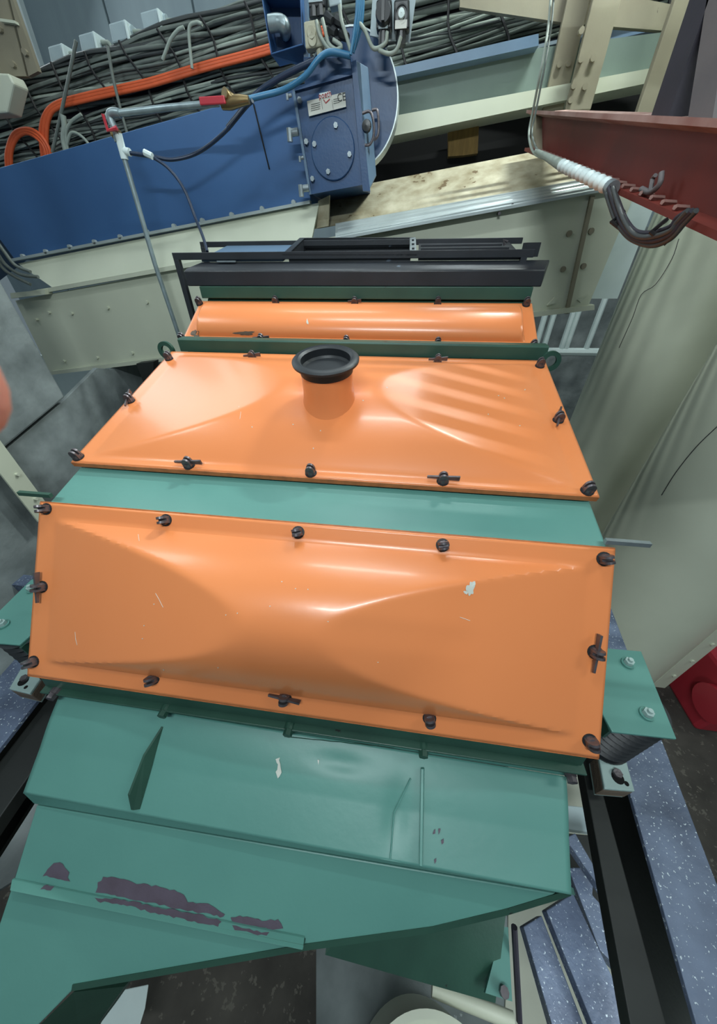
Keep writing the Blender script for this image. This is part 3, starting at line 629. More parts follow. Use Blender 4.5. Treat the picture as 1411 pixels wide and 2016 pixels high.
# rating plate with its lettering
def text_mesh(txt, size, mat, parent, loc, xdir, ydir, name='lettering', ext_=.0004):
    cu = bpy.data.curves.new(name, 'FONT'); cu.body = txt; cu.size = size; cu.extrude = ext_; cu.align_x = 'CENTER'; cu.align_y = 'CENTER'
    tmp = bpy.data.objects.new(name, cu); COL.objects.link(tmp)
    dg = bpy.context.evaluated_depsgraph_get(); dg.update(); me = bpy.data.meshes.new_from_object(tmp.evaluated_get(dg)); bpy.data.objects.remove(tmp)
    x = Vector(xdir).normalized(); z = x.cross(Vector(ydir)).normalized(); y = z.cross(x)
    me.transform(Matrix((x, y, z)).transposed().to_4x4()); me.materials.clear(); me.materials.append(M[mat])
    o = bpy.data.objects.new(name, me); COL.objects.link(o); WL[o] = Vector(loc); o.parent = parent; o.location = Vector(loc) - WL[parent]
    return o
lp = [onY(*q, HY - .014) for q in ((604, 199), (679, 181), (681, 210), (608, 229))]
PL = MB().prism(lp, (0, .004, 0)).build('rating_plate', 'label', HB)
lx = (lp[1] - lp[0]).normalized(); ly = (lp[0] - lp[3]).normalized()
def onplate(px, py): return onY(px, py, HY - .0155)
q = [onplate(*v_) for v_ in ((628, 184), (650, 179), (651, 190), (629, 195))]; MB().prism(q, (0, .001, 0)).build('logo_block', 'white', PL)
text_mesh('poeth', .027, 'label_red', PL, onplate(639.7, 187) - Vector((0, .0022, 0)), lx, ly, ext_=.0008)
text_mesh('CE', .036, 'ink', PL, onplate(672, 192) - Vector((0, .0005, 0)), lx, ly)
MB().tube([onplate(637, 196), onplate(641, 203), onplate(649, 195)], .0024, 4).build('logo_tick', 'label_red', PL)
for x0, x1, ys in ((612, 630, (206, 210, 214, 218)), (656, 668, (196, 200, 204))):
    for y in ys:
        sl = -.24; MB().tube([onplate(x0, y), onplate(x1, y + sl * (x1 - x0))], .0008, 4).build('ruled_line', 'ink', PL)
for x in (632, 653):
    MB().tube([onplate(x, 196), onplate(x + 3, 215)], .0008, 4).build('ruled_line', 'ink', PL)

# open blue box above with a pipe elbow
OB = thing('guard_box', (-.7, 2.45, .8), 'open fronted blue steel box with a grey pipe elbow, above the conveyor head', 'box')
YB = 2.45
o4 = [(512, -20), (592, -20), (597, 88), (533, 108)]
MB().prism([onY(*q, YB + .12) for q in o4], (0, .02, 0)).build('back_plate', 'blue_dark', OB)
for i in range(4):
    a, c = onY(*o4[i], YB), onY(*o4[(i + 1) % 4], YB); cc = onY(555, 45, YB)
    MB().prism([a, c, lerp(c, cc, .07), lerp(a, cc, .07)], (0, .13, 0)).build('side_wall', 'blue', OB, bevel=.004)
MB().tube(curve([onY(530, 47, YB), onY(548, 45, YB), onY(560, 50, YB), onY(561, 64, YB + .1)], 4), .026, 12).build('pipe_elbow', 'galv', OB, smooth=50)
MB().prism([onY(533, 108, YB), onY(598, 88, YB), onY(603, 118, YB + .1), onY(585, 124, YB + .1)], (0, .03, 0)).build('lower_cowl', 'blue_dark', OB)
MB().prism([onY(590, -20, YB + .05), onY(604, -20, YB + .05), onY(608, 150, YB + .05), onY(600, 150, YB + .05)], (0, .03, 0)).build('mounting_rail', 'grey_blue', OB)
# socket box
SB = thing('socket_box', onY(618, 70, 2.42), 'beige plastic socket box with two round plugs beside the open blue box', 'box')
MB().prism([onY(*q, 2.42) for q in ((597, 42), (626, 36), (637, 90), (601, 97))], (0, .05, 0)).build('housing', 'socket', SB, bevel=.006)
for px, py in ((613, 64), (615, 79)):
    p = onY(px, py, 2.42); MB().lathe(p, (0, -1, 0), [(.001, .003), (.018, .006), (.022, 0)], 16).build('plug', 'socket', SB)
p = onY(628, 98, 2.44); MB().cyl(p, onY(631, 112, 2.44), .015, 10).build('gland', 'socket', SB)
# black connector boxes above
KB = thing('cable_connector', onY(630, 8, 2.42), 'black and grey cable connector box with grey glands above the head box', 'connector')
MB().prism([onY(*q, 2.42) for q in ((606, -20), (640, -20), (640, 12), (608, 16))], (0, .06, 0)).build('housing', 'switch', KB, bevel=.005)
MB().prism([onY(*q, 2.415) for q in ((606, -14), (636, -14), (634, 2), (607, 5))], (0, .01, 0)).build('cover_plate', 'box_grey', KB)
for px, py in ((618, 24), (632, 22)):
    MB().cyl(onY(px, py - 10, 2.44), onY(px + 1, py + 12, 2.44), .022, 10).build('cable_gland', 'switch', KB)
MB().prism([onY(*q, 2.44) for q in ((645, -20), (668, -20), (670, 8), (648, 14))], (0, .05, 0)).build('grey_box', 'box_grey', KB, bevel=.004)
for px, py in ((643, 35), (650, 58), (662, 40), (672, 66), (655, 78)):
    MB().cyl(onY(px, py, 2.44), onY(px + 12, py + 8, 2.42), .02, 8, .014).build('cable_gland', 'rubber', KB)
# two control stations
def station(cx, cy, label, red):
    o = thing('control_switch', onY(cx, cy, 2.42), label, 'switch', 'black control switches on the grey plate')
    MB().prism([onY(*q, 2.42) for q in ((cx - 15, cy - 38), (cx + 16, cy - 42), (cx + 16, cy + 22), (cx - 15, cy + 24))], (0, .05, 0)).build('housing', 'switch', o, bevel=.008)
    p = onY(cx, cy - 8, 2.415)
    if red: MB().lathe(p, (0, -1, 0), [(.001, .03), (.030, .028), (.034, .01), (.034, 0)], 20).build('rotary_knob', 'rubber', o, smooth=40); MB().box(p + Vector((0, -.035, 0)), (.012, .012, .055)).build('knob_grip', 'switch', o)
    else:
        MB().lathe(p, (0, -1, 0), [(.024, .004), (.028, .004), (.028, 0)], 20).build('button_ring', 'rubber', o); MB().lathe(p, (0, -1, 0), [(.001, .014), (.013, .012), (.014, 0)], 16).build('button', 'white', o, smooth=40)
    p = onY(cx - 1, cy + 12, 2.413); MB().box(p, (.05 if not red else .04, .004, .022)).build('name_tag', 'label' if not red else 'box_grey', o)
    p = onY(cx, cy + 24, 2.44); MB().cyl(p, p - Vector((0, 0, .04)), .022, 12).build('cable_gland', 'switch', o)
station(755, 36, 'black control switch with large rotary knob, left of two on grey plate', True)
station(790, 36, 'black push button station with pale button, right of two on grey plate', False)
MB().prism([onY(*q, 2.49) for q in ((735, -30), (822, -30), (806, 84), (728, 70))], (0, .01, 0)).build('mounting_plate', 'box_grey', **T('pale grey mounting plate behind the two black control switches', 'plate'))

# hoses and small cables in front
def hose(name, pts, Y, r, mat, label, cat='cable', group=None, n=8, par=None):
    P = [onY(x, y, (Y[i] if isinstance(Y, (list, tuple)) else Y)) for i, (x, y) in enumerate(pts)]
    return MB().tube(curve(P, 8), r, n).build(name, mat, par, smooth=60, **({} if par else T(label, cat, group)))
hose('air_hose', [(254, 301), (300, 308), (340, 314), (390, 300), (440, 262), (480, 215), (497, 198)], [2.3, 2.32, 2.35, 2.4, 2.4, 2.38, 2.34], .0085, 'hose', 'dark blue hose sagging from pipe tee up to the brass valve', 'hose')
hose('air_hose', [(290, 303), (330, 330), (362, 372), (385, 430), (400, 468), (408, 495)], [2.32, 2.3, 2.27, 2.22, 2.15, 2.1], .0075, 'hose', 'thin dark blue hose dropping from the pipe tee behind the black hood', 'hose')
hose('air_hose', [(484, 196), (510, 190), (560, 176), (600, 150), (628, 115), (652, 103), (690, 110)], [2.34, 2.36, 2.38, 2.36, 2.36, 2.38, 2.4], .0115, 'hose_blue', 'bright blue hose curving from the brass valve over the head box', 'hose')
hose('air_hose', [(448, 252), (500, 190), (540, 160), (580, 138), (620, 120)], 2.4, .012, 'hose', 'black hose crossing behind the bright blue hose', 'hose')
for k, (x0, x1, y1) in enumerate(((703, 690, 108), (707, 692, 100), (711, 695, 104), (715, 698, 96))):
    hose('blue_cable', [(x0, -20), (x0 - 1, 20), (x0 - 5, 55), (x1, y1)], 2.38 + .01 * k, .0065, 'hose_blue', ['leftmost', 'second from left', 'third from left', 'rightmost'][k] + ' of four light blue cables hanging over the blue drive casing', 'cable', 'light blue cables over the head box')
for k, pts in enumerate((((622, 40), (630, 70), (650, 98), (672, 92), (655, 78)), ((634, 36), (640, 60), (648, 88), (668, 102)), ((762, 62), (758, 85), (735, 95), (718, 60), (702, 40)), ((789, 72), (780, 98), (765, 106), (745, 98)), ((668, 10), (672, 40), (680, 66), (690, 100)))):
    hose('grey_cable', pts, 2.4, .0075, 'cable_pale', ['grey cable looping below the black connector, outer one', 'grey cable looping below the black connector, inner one', 'grey cable looping left from the rotary switch', 'grey cable curling below the push button station', 'grey cable dropping to the top of the head box'][k], 'cable')

# ================================================================ WATER PIPE
WP = thing('water_pipe', onY(355, 660, 2.3), 'grey galvanised riser pipe with elbow, tee and red-handled valves before blue casing', 'pipe')
WY = 2.3
MB().tube([onY(362, 690, WY - .02), onY(305, 520, WY), onY(245, 312, WY)], .013, 12).build('riser', 'galv', WP, smooth=60)
b = MB().tube([onY(246, 314, WY), onY(238, 285, WY), onY(232, 262, WY)], .018, 12); b.tube([onY(238, 296, WY), onY(256, 300, WY)], .016, 12); b.build('tee', 'white', WP, smooth=60)
MB().tube([onY(233, 280, WY), onY(224, 250, WY), onY(218, 235, WY)], .017, 10).build('nipple', 'galv', WP, smooth=60)
MB().tube(curve([onY(222, 248, WY), onY(216, 228, WY), onY(224, 222, WY), onY(236, 223, WY)], 5), .0175, 12).build('elbow', 'galv', WP, smooth=60)
MB().tube([onY(228, 224, WY), onY(330, 212, WY), onY(430, 203, WY)], .0125, 14).build('cross_pipe', 'galv', WP, smooth=60)
MB().tube([onY(230, 252, WY - .03), onY(212, 262 - 5, WY - .04), onY(202, 224, WY - .05)], [.010, .009, .007], 8).build('valve_handle', 'redplastic', WP)
MB().tube([onY(222, 266, WY), onY(236, 262, WY)], .016, 10).build('valve_body', 'brass', WP)
b = MB().tube([onY(436, 206, WY), onY(452, 202, WY), onY(474, 198, WY), onY(490, 197, WY)], [.018, .025, .02, .014], 12); b.tube([onY(441, 184, WY - .02), onY(450, 190, WY), onY(462, 200, WY)], [.022, .02, .022], 12); b.build('brass_valve', 'brass', WP, smooth=50)
MB().box(onY(418, 198, WY - .03), (.125, .012, .026)).build('valve_handle', 'redplastic', WP, bevel=.004)
MB().tube([onY(284, 300, WY), onY(300, 308, WY)], .014, 8).build('hose_clip', 'white', WP)
b = MB()

# ================================================================ CABLE RUN
TY = 3.6
CT = thing('cable_run', onY(260, 170, TY), 'thick run of grey cables tied in rows on a ladder above the blue conveyor', 'cables')
dU = U
tl, tr = onY(30, 160, TY), onY(520, 9, TY); Lr = (tr - tl).length; dd = (tr - tl).normalized(); dw = Vector((dd.z, 0, -dd.x))
Hb = abs((onY(120, 320, TY) - tl).dot(dw)) * .98
MB().prism([tl - dd * .6 - dw * .03, tl + dd * 5.0 - dw * .03, tl + dd * 5.0, tl - dd * .6], (0, .03, 0)).build('tray_rail', 'alum', CT)
MB().prism([tl - dd * .6 + dw * (Hb + .02), tl + dd * 5.0 + dw * (Hb + .02), tl + dd * 5.0 + dw * (Hb + .06), tl - dd * .6 + dw * (Hb + .06)], (0, .06, 0)).build('tray_rail', 'grey_blue', CT)
MB().prism([tl - dd * .6 - dw * .0, tl + dd * 5.0 - dw * .0, tl + dd * 5.0 + dw * Hb, tl - dd * .6 + dw * Hb], (0, .02, 0)).build('tray_back', 'post', CT)
rnd = random.Random(3)
nc = 60
for k in range(nc):
    t = (k + .5) / nc
    if .50 < t < .58: continue
    off = Hb * t; ph = rnd.uniform(0, 6); ph2 = rnd.uniform(0, 6); r = rnd.uniform(.0075, .0125) * (1.15 if t < .6 else .8); yy = -.02 - rnd.uniform(0, .05)
    path = []
    for j in range(30):
        s_ = -.55 + 5.4 * j / 29
        path.append(tl + dd * s_ + dw * (off + .02 * math.sin(s_ * 2.3 + ph) + .009 * math.sin(s_ * 6.1 + ph2)) + Vector((0, yy + .012 * math.sin(s_ * 5 + ph2), 0)))
    MB().tube(path, r, 6).build('cable', rnd.choice(['cable_grey', 'cable_grey', 'cable_pale', 'cable_grey', 'cable_dark']), CT, smooth=60)
for j in range(17):
    s_ = -.2 + j * .30
    pts = [tl + dd * (s_ + .14 * q + .02 * math.sin(q * 9 + j)) + dw * (Hb * q * 1.05) + Vector((0, -.085, 0)) for q in [i / 8 for i in range(9)]]
    MB().tube(pts, .008, 5).build('cable_tie', 'tie', CT)
OC = thing('orange_cable_bundle', onY(250, 178, TY), 'bundle of bright orange cables snaking through the grey cables to a loop', 'cables')
for k in range(5):
    e = (k - 2) * 3.3 + (1.5 if k % 2 else 0)
    pts = [(92 + e * .9, 330), (86 + e, 270), (92 + e, 230), (112 + e * .5, 208 + e * .7), (160, 194 + e), (240, 176 + e), (300, 162 + e), (400, 132 + e), (520, 100 + e), (640, 60 + e)]
    MB().tube(curve([onY(x, y, TY - .1) for x, y in pts], 6), .011, 8).build('cable', 'cable_orange', OC, smooth=60)
for k in range(3):
    e = (k - 1) * 4.5
    pts = [(18 + e, 335), (18 + e, 300), (30 + e * .7, 268 + e), (52, 258 + e), (75 - e * .5, 268 + e), (92 - e, 292), (97 - e, 325)]
    MB().tube(curve([onY(x, y, TY - .12) for x, y in pts], 6), .012, 8).build('cable', 'cable_orange', OC, smooth=60)
for k, (pts, m, lb) in enumerate(((((378, 135), (372, 60), (385, 45), (398, 48)), 'cable_pale', 'pale cable curling over the tray top edge, right of two'), (((320, 118), (335, 80), (350, 60), (362, 54)), 'cable_pale', 'yellowish cable bent over the tray top edge, left of two'), (((150, 80), (138, 140), (122, 215), (103, 300)), 'cable_grey', 'thin grey wire hanging straight across the cable run, left of two'), (((212, 90), (222, 150), (236, 210), (250, 262)), 'cable_grey', 'thin grey wire hanging straight across the cable run, right of two'), (((124, 226), (127, 250), (125, 275), (130, 300)), 'cable_pale', 'pale conduit stub standing behind the blue casing'), (((180, 290), (160, 268), (140, 262), (130, 290)), 'cable_pale', 'pale grey cable arching behind the blue casing top'), (((160, 225), (140, 240), (130, 262), (133, 295)), 'cable_pale', 'pale grey cable bending down beside the conduit stub'))):
    hose('loose_cable', pts, TY - .16, .010 if k != 4 else .018, m, lb, 'cable')
# four junction boxes on the tray edge
for i, (cx, cy) in enumerate(((113, 104), (175, 82), (236, 61), (300, 40))):
    o = thing('junction_box', onY(cx, cy, 3.58), ['pale grey junction box on the tray edge, lowest and leftmost of four', 'pale grey junction box on the tray edge, second from the left', 'pale grey junction box on the tray edge, third from the left', 'pale grey junction box on the tray edge, rightmost of four'][i], 'box', 'junction boxes on the cable tray')
    f = .9 + .08 * i; q = [(cx - 22 * f, cy - 14 * f), (cx + 6 * f, cy - 22 * f), (cx + 14 * f, cy + 16 * f), (cx - 14 * f, cy + 24 * f)]
    MB().prism([onY(*v_, 3.55) for v_ in q], (0, .16, 0)).build('housing', 'box_grey', o, bevel=.008)
    q2 = [(cx + 6 * f, cy - 22 * f), (cx + 10 * f, cy - 21 * f), (cx + 18 * f, cy + 14 * f), (cx + 14 * f, cy + 16 * f)]
    MB().prism([onY(*v_, 3.54) for v_ in q2], (0, .17, 0)).build('lid', 'white', o, bevel=.003)
    MB().tube([onY(cx + 14 * f, cy + 2, 3.6), onY(cx + 26 * f, cy + 2, 3.6)], .03, 10).build('cable_gland', 'box_grey', o)
    MB().tube(curve([onY(cx + 24 * f, cy + 2, 3.6), onY(cx + 40 * f, cy + 3, 3.58), onY(cx + 46 * f, cy + 14, 3.57), onY(cx + 44 * f, cy + 26, 3.56)], 5), .013, 8).build('cable', 'cable_pale', o, smooth=60)

# ================================================================ RIGHT: COLUMNS, RED BEAM
def column(name, Y, L0, L1, R0, R1, mat, th, label, cat='column', group=None, bolts=(), bz=None):
    o = thing(name, onY(*L1, Y), label, cat, group)
    a, c = onY(*L0, Y), onY(*L1, Y); d, e = onY(*R0, Y), onY(*R1, Y)
    x0 = (a.x + c.x) / 2; x1 = (d.x + e.x) / 2; z0 = bz if bz is not None else min(c.z, e.z) ; z1 = max(a.z, d.z) + .8
    MB().bb(x0, x1, Y, Y + th, z0, z1).build('shaft', mat, o, bevel=.004)
    for px, py in bolts:
        p = onY(px, py, Y); MB().cyl(p - Vector((0, .014, 0)), p + Vector((0, .01, 0)), .014, 8).build('rivet', mat, o)
    return o
CLY = 3.05
column('steel_column', CLY, (1168, 0), (1112, 216), (1225, 0), (1160, 216), 'column', .03, 'cream riveted steel column standing behind the end of the red beam', bolts=((1142, 118), (1166, 116), (1128, 170), (1150, 172), (1143, 62), (1122, 198)))
column('steel_column', CLY + .12, (1110, 40), (1066, 216), (1150, 40), (1110, 216), 'column', .03, 'narrow yellowish steel column left of the riveted column', bolts=((1100, 128), (1118, 126), (1086, 178), (1102, 176)))
column('steel_column', CLY - .1, (1320, 30), (1252, 222), (1352, 0), (1292, 225), 'column', .04, 'brownish cream steel column left of the black post')
MB().prism([onY(*q, CLY + .17) for q in ((905, -30), (905, 14), (1120, 46), (1330, 62), (1330, 10), (1120, -30))], (0, .03, 0)).build('cross_beam', 'column', **T('cream riveted cross beam at the top of the photo', 'beam'))
# red beam: inclined channel
RB = thing('red_beam', (.9, 2.0, .2), 'dark red inclined steel beam with dusty flanges at upper right', 'beam')
X0 = .60
rd = Vector((0, .975, .221)).normalized(); rn = Vector((0, -.221, .975)).normalized()
rt1, rb1 = onX(1052, 222, X0), onX(1052, 290, X0)
nt, nb = onX(1411, 246, X0), onX(1411, 430, X0)
def exr(a, c, t): return a + (c - a) * t
web = [rt1, exr(rt1, nt, 1.35), exr(rb1, nb, 1.3), rb1]
MB().prism(web, (.02, 0, 0)).build('web', 'red', RB)
MB().prism([rt1, exr(rt1, nt, 1.35), exr(rt1, nt, 1.35) + Vector((-.045, 0, .012)), rt1 + Vector((-.045, 0, .012))], (0, 0, -.012)).build('top_flange', 'red_top', RB)
MB().prism([rt1 + Vector((0, 0, .0)), exr(rt1, nt, 1.35), exr(rt1, nt, 1.35) + Vector((.16, 0, .005)), rt1 + Vector((.16, 0, .005))], (0, 0, -.012)).build('top_flange', 'red_top', RB)
MB().prism([rb1, exr(rb1, nb, 1.3), exr(rb1, nb, 1.3) + Vector((-.05, 0, 0)), rb1 + Vector((-.05, 0, 0))], (0, 0, -.012)).build('bottom_flange', 'red', RB)
for k in range(26):
    t = .1 + .034 * k; p = exr(rb1, nb, t) + Vector((-.03, 0, .004)); MB().tube([p + Vector((-.018, -.012, 0)), p + Vector((.022, .012, 0))], .005, 5).build('wire_turn', 'red_top', RB)
MB().prism([onX(1045, 222, X0 - .03), onX(1055, 222, X0 - .03), onX(1055, 300, X0 - .03), onX(1045, 292, X0 - .03)], (.12, 0, 0)).build('end_plate', 'column', RB)
# clamps on lower flange
hk = [onX(*q, X0 - .04) for q in ((1262, 372), (1280, 378), (1298, 362), (1302, 340))]
MB().tube(curve(hk, 4), .006, 8).build('hook_clamp', 'post_grey', RB, smooth=60)
MB().tube([onX(1280, 376, X0 - .04), onX(1284, 352, X0 - .04), onX(1290, 345, X0 - .04)], .005, 8).build('hook_clamp', 'post_grey', RB)
# posts rising from red beam
def post(px0, px1, ptop0, ptop1, mat, label):
    Y = 1.0
    a, c, d, e = onX(*px0, X0 + .06), onX(*px1, X0 + .06), onX(*ptop1, X0 + .06), onX(*ptop0, X0 + .06)
    MB().prism([a, c, d, e], (.05, 0, 0)).build('stair_post', mat, **T(label, 'post'))
post((1278, 238), (1312, 238), (1360, -10), (1398, -10), 'post', 'near black steel post standing on the red beam')
post((1352, 244), (1400, 246), (1392, -10), (1440, -10), 'post_grey', 'grey brown steel post at the right end on the red beam')
# flexible conduit below red beam, black cable loop
FC = thing('cable_conduit', onX(1150, 330, X0 - .05), 'ribbed pale conduit hanging under the red beam with a grey metal sleeve', 'conduit')
Xc = X0 - .07
p0, p1, p2, p3 = onX(1050, 290, Xc), onX(1105, 325, Xc), onX(1200, 368, Xc), onX(1206, 372, Xc)
MB().tube(curve([onY(1085, -20, 2.6), onY(1078, 60, 2.55), onY(1064, 140, 2.5), onX(1048, 222, Xc), onX(1041, 265, Xc), onX(1050, 300, Xc), onX(1080, 315, Xc)], 5), .0055, 8).build('cable', 'cable_pale', FC, smooth=60)
MB().tube(curve([onY(1091, -20, 2.62), onY(1084, 60, 2.57), onY(1070, 140, 2.52), onX(1054, 222, Xc), onX(1047, 262, Xc), onX(1058, 296, Xc), onX(1085, 313, Xc)], 5), .0045, 8).build('cable', 'cable_grey', FC, smooth=60)
MB().tube([onX(1055, 297, Xc), p1], [.008, .0165], 14).build('sleeve', 'cable_pale', FC, smooth=60)
path = []; rs = []
for k in range(89):
    t = k / 88; path.append(lerp(p1, p2, t)); rs.append((.0145 + .0035 * math.sin(k * 2 * math.pi / 8)))
MB().tube(path, rs, 20).build('ribbed_conduit', 'white', FC, smooth=60)
MB().tube([p2, p3], .0175, 16).build('collar', 'zinc', FC, smooth=40)
CL = thing('cable_loop', onX(1270, 460, Xc), 'sagging loop of dark grey cables below the red beam', 'cables')
for k in range(6):
    e = (k % 3 - 1) * 8; g = (k // 3) * 8
    pts = [(1198 + e, 370), (1208 + e, 395 + g), (1222 + e, 430 + g), (1245 + e * .6, 458 + g - e * .4), (1280, 467 + g - e), (1318, 455 + g - e), (1340 - e, 430 + g), (1362 - e, 415)]
    MB().tube(curve([onX(x, y, Xc - .004 * k) for x, y in pts], 6), .0052, 8).build('cable', 'cable_dark' if k % 2 else 'post', CL, smooth=60)
for px, py in ((1228, 436), (1312, 456)):
    p = onX(px, py, Xc); MB().tube([p + Vector((0, -.02, -.02)), p + Vector((-.03, 0, 0)), p + Vector((0, .02, .02))], .005, 5).build('cable_tie', 'tie', CL)

# ================================================================ VERTICAL DUCTS
def duct(cx, cy, r, z0, z1, label):
    o = thing('vertical_duct', (cx, cy, z0), label, 'duct', 'tall cream ducts right of the machine')
    MB().lathe((cx, cy, z0), (0, 0, 1), [(.001, 0), (r, 0), (r, z1 - z0), (.001, z1 - z0)], 96).build('shell', 'cream', o, smooth=30)
    return o
d1 = duct(1.73, 2.69, .37, FZ, 3.4, 'tall round cream duct nearest the orange covers, farther of two')
d2 = duct(1.72, 1.67, .37, -2.48, 3.4, 'tall round cream duct at the right edge, nearer of two')
# bolted flange on the near duct
az1, az2 = 1.36, 1.43
pf = Vector((1.72 + .37 * .62, 1.67 - .37 * .80, 0))
MB().bb(pf.x - .02, pf.x + .075, pf.y - .012, pf.y + .012, -2.48, 1.2).build('bolted_flange', 'cream', d2, bevel=.002)
for k in range(9):
    z = -2.3 + .2 * k; MB().cyl((pf.x + .04, pf.y - .022, z), (pf.x + .04, pf.y, z), .012, 8).build('flange_bolt', 'cream', d2)
MB().lathe((1.66, 1.40, -2.5), (0, 0, 1), [(.001, .02), (.20, .02), (.20, 0), (.001, 0)], 40).build('base_plate', 'white', d2)
for k in range(3):
    t = -2.2 + k * .5; MB().cyl((1.66 + .16 * math.cos(t), 1.40 + .16 * math.sin(t), -2.48), (1.66 + .16 * math.cos(t), 1.40 + .16 * math.sin(t), -2.465), .012, 6).build('plate_bolt', 'white', d2)
# scratches on the ducts (dark wires lying on the surface)
def on_cyl(px, py, cx, cy, r):
    d = ray(px, py); A_ = d.x ** 2 + d.y ** 2; B_ = -2 * (d.x * cx + d.y * cy); C_ = cx * cx + cy * cy - r * r; D_ = B_ * B_ - 4 * A_ * C_
    if D_ < 0: return None
    return d * ((-B_ - math.sqrt(D_)) / (2 * A_))
for (cx, cy), o, pts in (((1.73, 2.69), d1, ((1336, 470), (1322, 510), (1290, 560), (1262, 580), (1245, 625), (1218, 685))), ((1.72, 1.67), d2, ((1411, 840), (1370, 880), (1330, 930), (1302, 975)))):
    q = [on_cyl(x, y, cx, cy, .372) for x, y in pts]; q = [v_ for v_ in q if v_]
    if len(q) > 2: MB().tube(curve(q, 4), .0016, 5).build('scratch', 'post', o)
# red machine base behind near duct
RM = thing('red_motor', (2.45, 1.3, FZ), 'dark red machine housing on the floor behind the near duct', 'machine')
MB().bb(2.15, 2.9, 1.15, 1.75, FZ, -2.1).build('housing', 'redplastic', RM, bevel=.03)
MB().cyl((2.1, 1.2, -2.3), (2.3, 1.2, -2.3), .12, 20).build('shaft_cover', 'redplastic', RM)

# white railing on the landing
RL = thing('white_railing', (1.9, 4.6, -1.3), 'white painted railing behind the right lifting eye', 'railing')
Yr = 4.6
zb = onY(1130, 693, Yr).z
MB().tube([onY(1040, 692, Yr), onY(1230, 694, Yr)], .045, 8).build('rail', 'white', RL)
for x0, x1 in (((1085, 620), (1068, 690)), ((1068, 632), (1052, 690)), ((1128, 618), (1103, 690)), ((1140, 618), (1112, 690)), ((1180, 600), (1152, 690))):
    a, c = onY(*x0, Yr), onY(*x1, Yr); MB().tube([Vector((c.x, Yr, c.z)), Vector((c.x, Yr, a.z + .5))], .03, 6).build('baluster', 'white', RL)
MB().bb(.3, 4.2, 5.2, 5.3, FZ, .2).build('wall_right_back', 'concrete', kind='structure')

# walkway grating overhead, out of frame: its bars stripe the light on covers and ducts
b = MB()
for k in range(30): b.bb(.45, 2.0, 1.52 + k * .04, 1.538 + k * .04, 1.0, 1.025)
for k in range(5): b.bb(.45 + k * .37, .46 + k * .37, 1.5, 2.72, 1.0, 1.03)
b.build('walkway_grating', 'post_grey', kind='structure')

# ================================================================ LEFT SIDE
LC = thing('steel_column', (-3.2, 3.4, 0), 'cream bolted steel column in the top left corner', 'column')
Yc = 3.4
for q, dp in ((((-60, -40), (4, -40), (52, 150), (-30, 150)), .04), (((10, -40), (22, -10), (75, 140), (56, 150)), .03)):
    MB().prism([onY(*v_, Yc) for v_ in q], (0, dp, 0)).build('flange', 'column', LC)
MB().prism([onY(*v_, Yc - .03) for v_ in ((0, 36), (28, 40), (30, 46), (0, 42))], (0, .03, 0)).build('batten', 'cream', LC)
MB().prism([onY(*v_, Yc - .12) for v_ in ((-40, 142), (16, 144), (27, 165), (14, 222), (-40, 226))], (0, .12, 0)).build('base_block', 'cream', LC, bevel=.01)
for px, py in ((28, 127), (52, 104), (2, 58)):
    p = onY(px, py, Yc); MB().cyl(p - Vector((0, .02, 0)), p, .018, 8).build('bolt', 'column', LC)
MB().prism([onY(*v_, 4.4) for v_ in ((20, -20), (30, -20), (82, 136), (74, 138))], (0, .05, 0)).build('conduit', 'alum', **T('thin pale vertical conduit right of the top left column', 'conduit'))
# angle iron on left
a0_, a1_ = onX(4, 880, -2.12), onX(76, 1008, -2.12)
AI = thing('angle_iron', a1_, 'pale green-grey angle iron standing against the left concrete wall', 'angle iron')
MB().bb(-2.13, -2.12, 1.26, 1.35, a1_.z - .05, .5).build('outer_leg', 'cream', AI)
MB().bb(-2.2, -2.12, 1.35, 1.36, a1_.z - .05, .5).build('inner_leg', 'cream', AI)
for px, py in ((32, 934), (68, 982)):
    p = onX(px, py, -2.12); MB().cyl((-2.12, p.y, p.z), (-2.105, p.y, p.z), .009, 8).build('bolt', 'cream', AI)
# kerb beam on left floor
kp = [onZ(x, y, -1.55) for x, y in ((-60, 1118), (85, 1136), (85, 1158), (-60, 1142))]
MB().prism(kp, (0, 0, -.06)).build('kerb_beam', 'speck', **T('pale dust-covered flat beam left of the lowest orange cover', 'beam'))
# hidden lower deck under kerb
MB().prism([onZ(x, y, -1.75) for x, y in ((-80, 1150), (100, 1165), (100, 1330), (-80, 1330))], (0, 0, -.06)).build('lower_plate', 'concrete', **T('dark grey plate below the left green bracket', 'plate'))
# pale sheet seen between walls and gallery
MB().bb(-4.2, -2.6, 3.4, 3.45, -1.8, -.86).build('pale_sheet', 'white', **T('white corrugated sheet glimpsed below the trough on the left', 'sheet'))
# dark bracket under trough near left of machine
MB().prism([onY(*v_, 2.3) for v_ in ((268, 716), (302, 712), (302, 745), (282, 752))], (0, .06, 0)).build('pipe_stub', 'beam_black', **T('dark ribbed pipe stub below the trough beside the orange cover', 'pipe'))
# cables at far left end of blue casing
for k, pts in enumerate((((-10, 470), (8, 495), (30, 522), (60, 535)), ((-10, 490), (10, 520), (40, 540), (75, 545)), ((-10, 505), (8, 530), (30, 545), (60, 560)))):
    hose('loose_cable', pts, 2.35, .010, 'cable_grey', ['grey cable sagging at the lower left end of blue casing, top of three', 'grey cable sagging at the lower left end of blue casing, middle of three', 'grey cable sagging at the lower left end of blue casing, bottom of three'][k], 'cable')

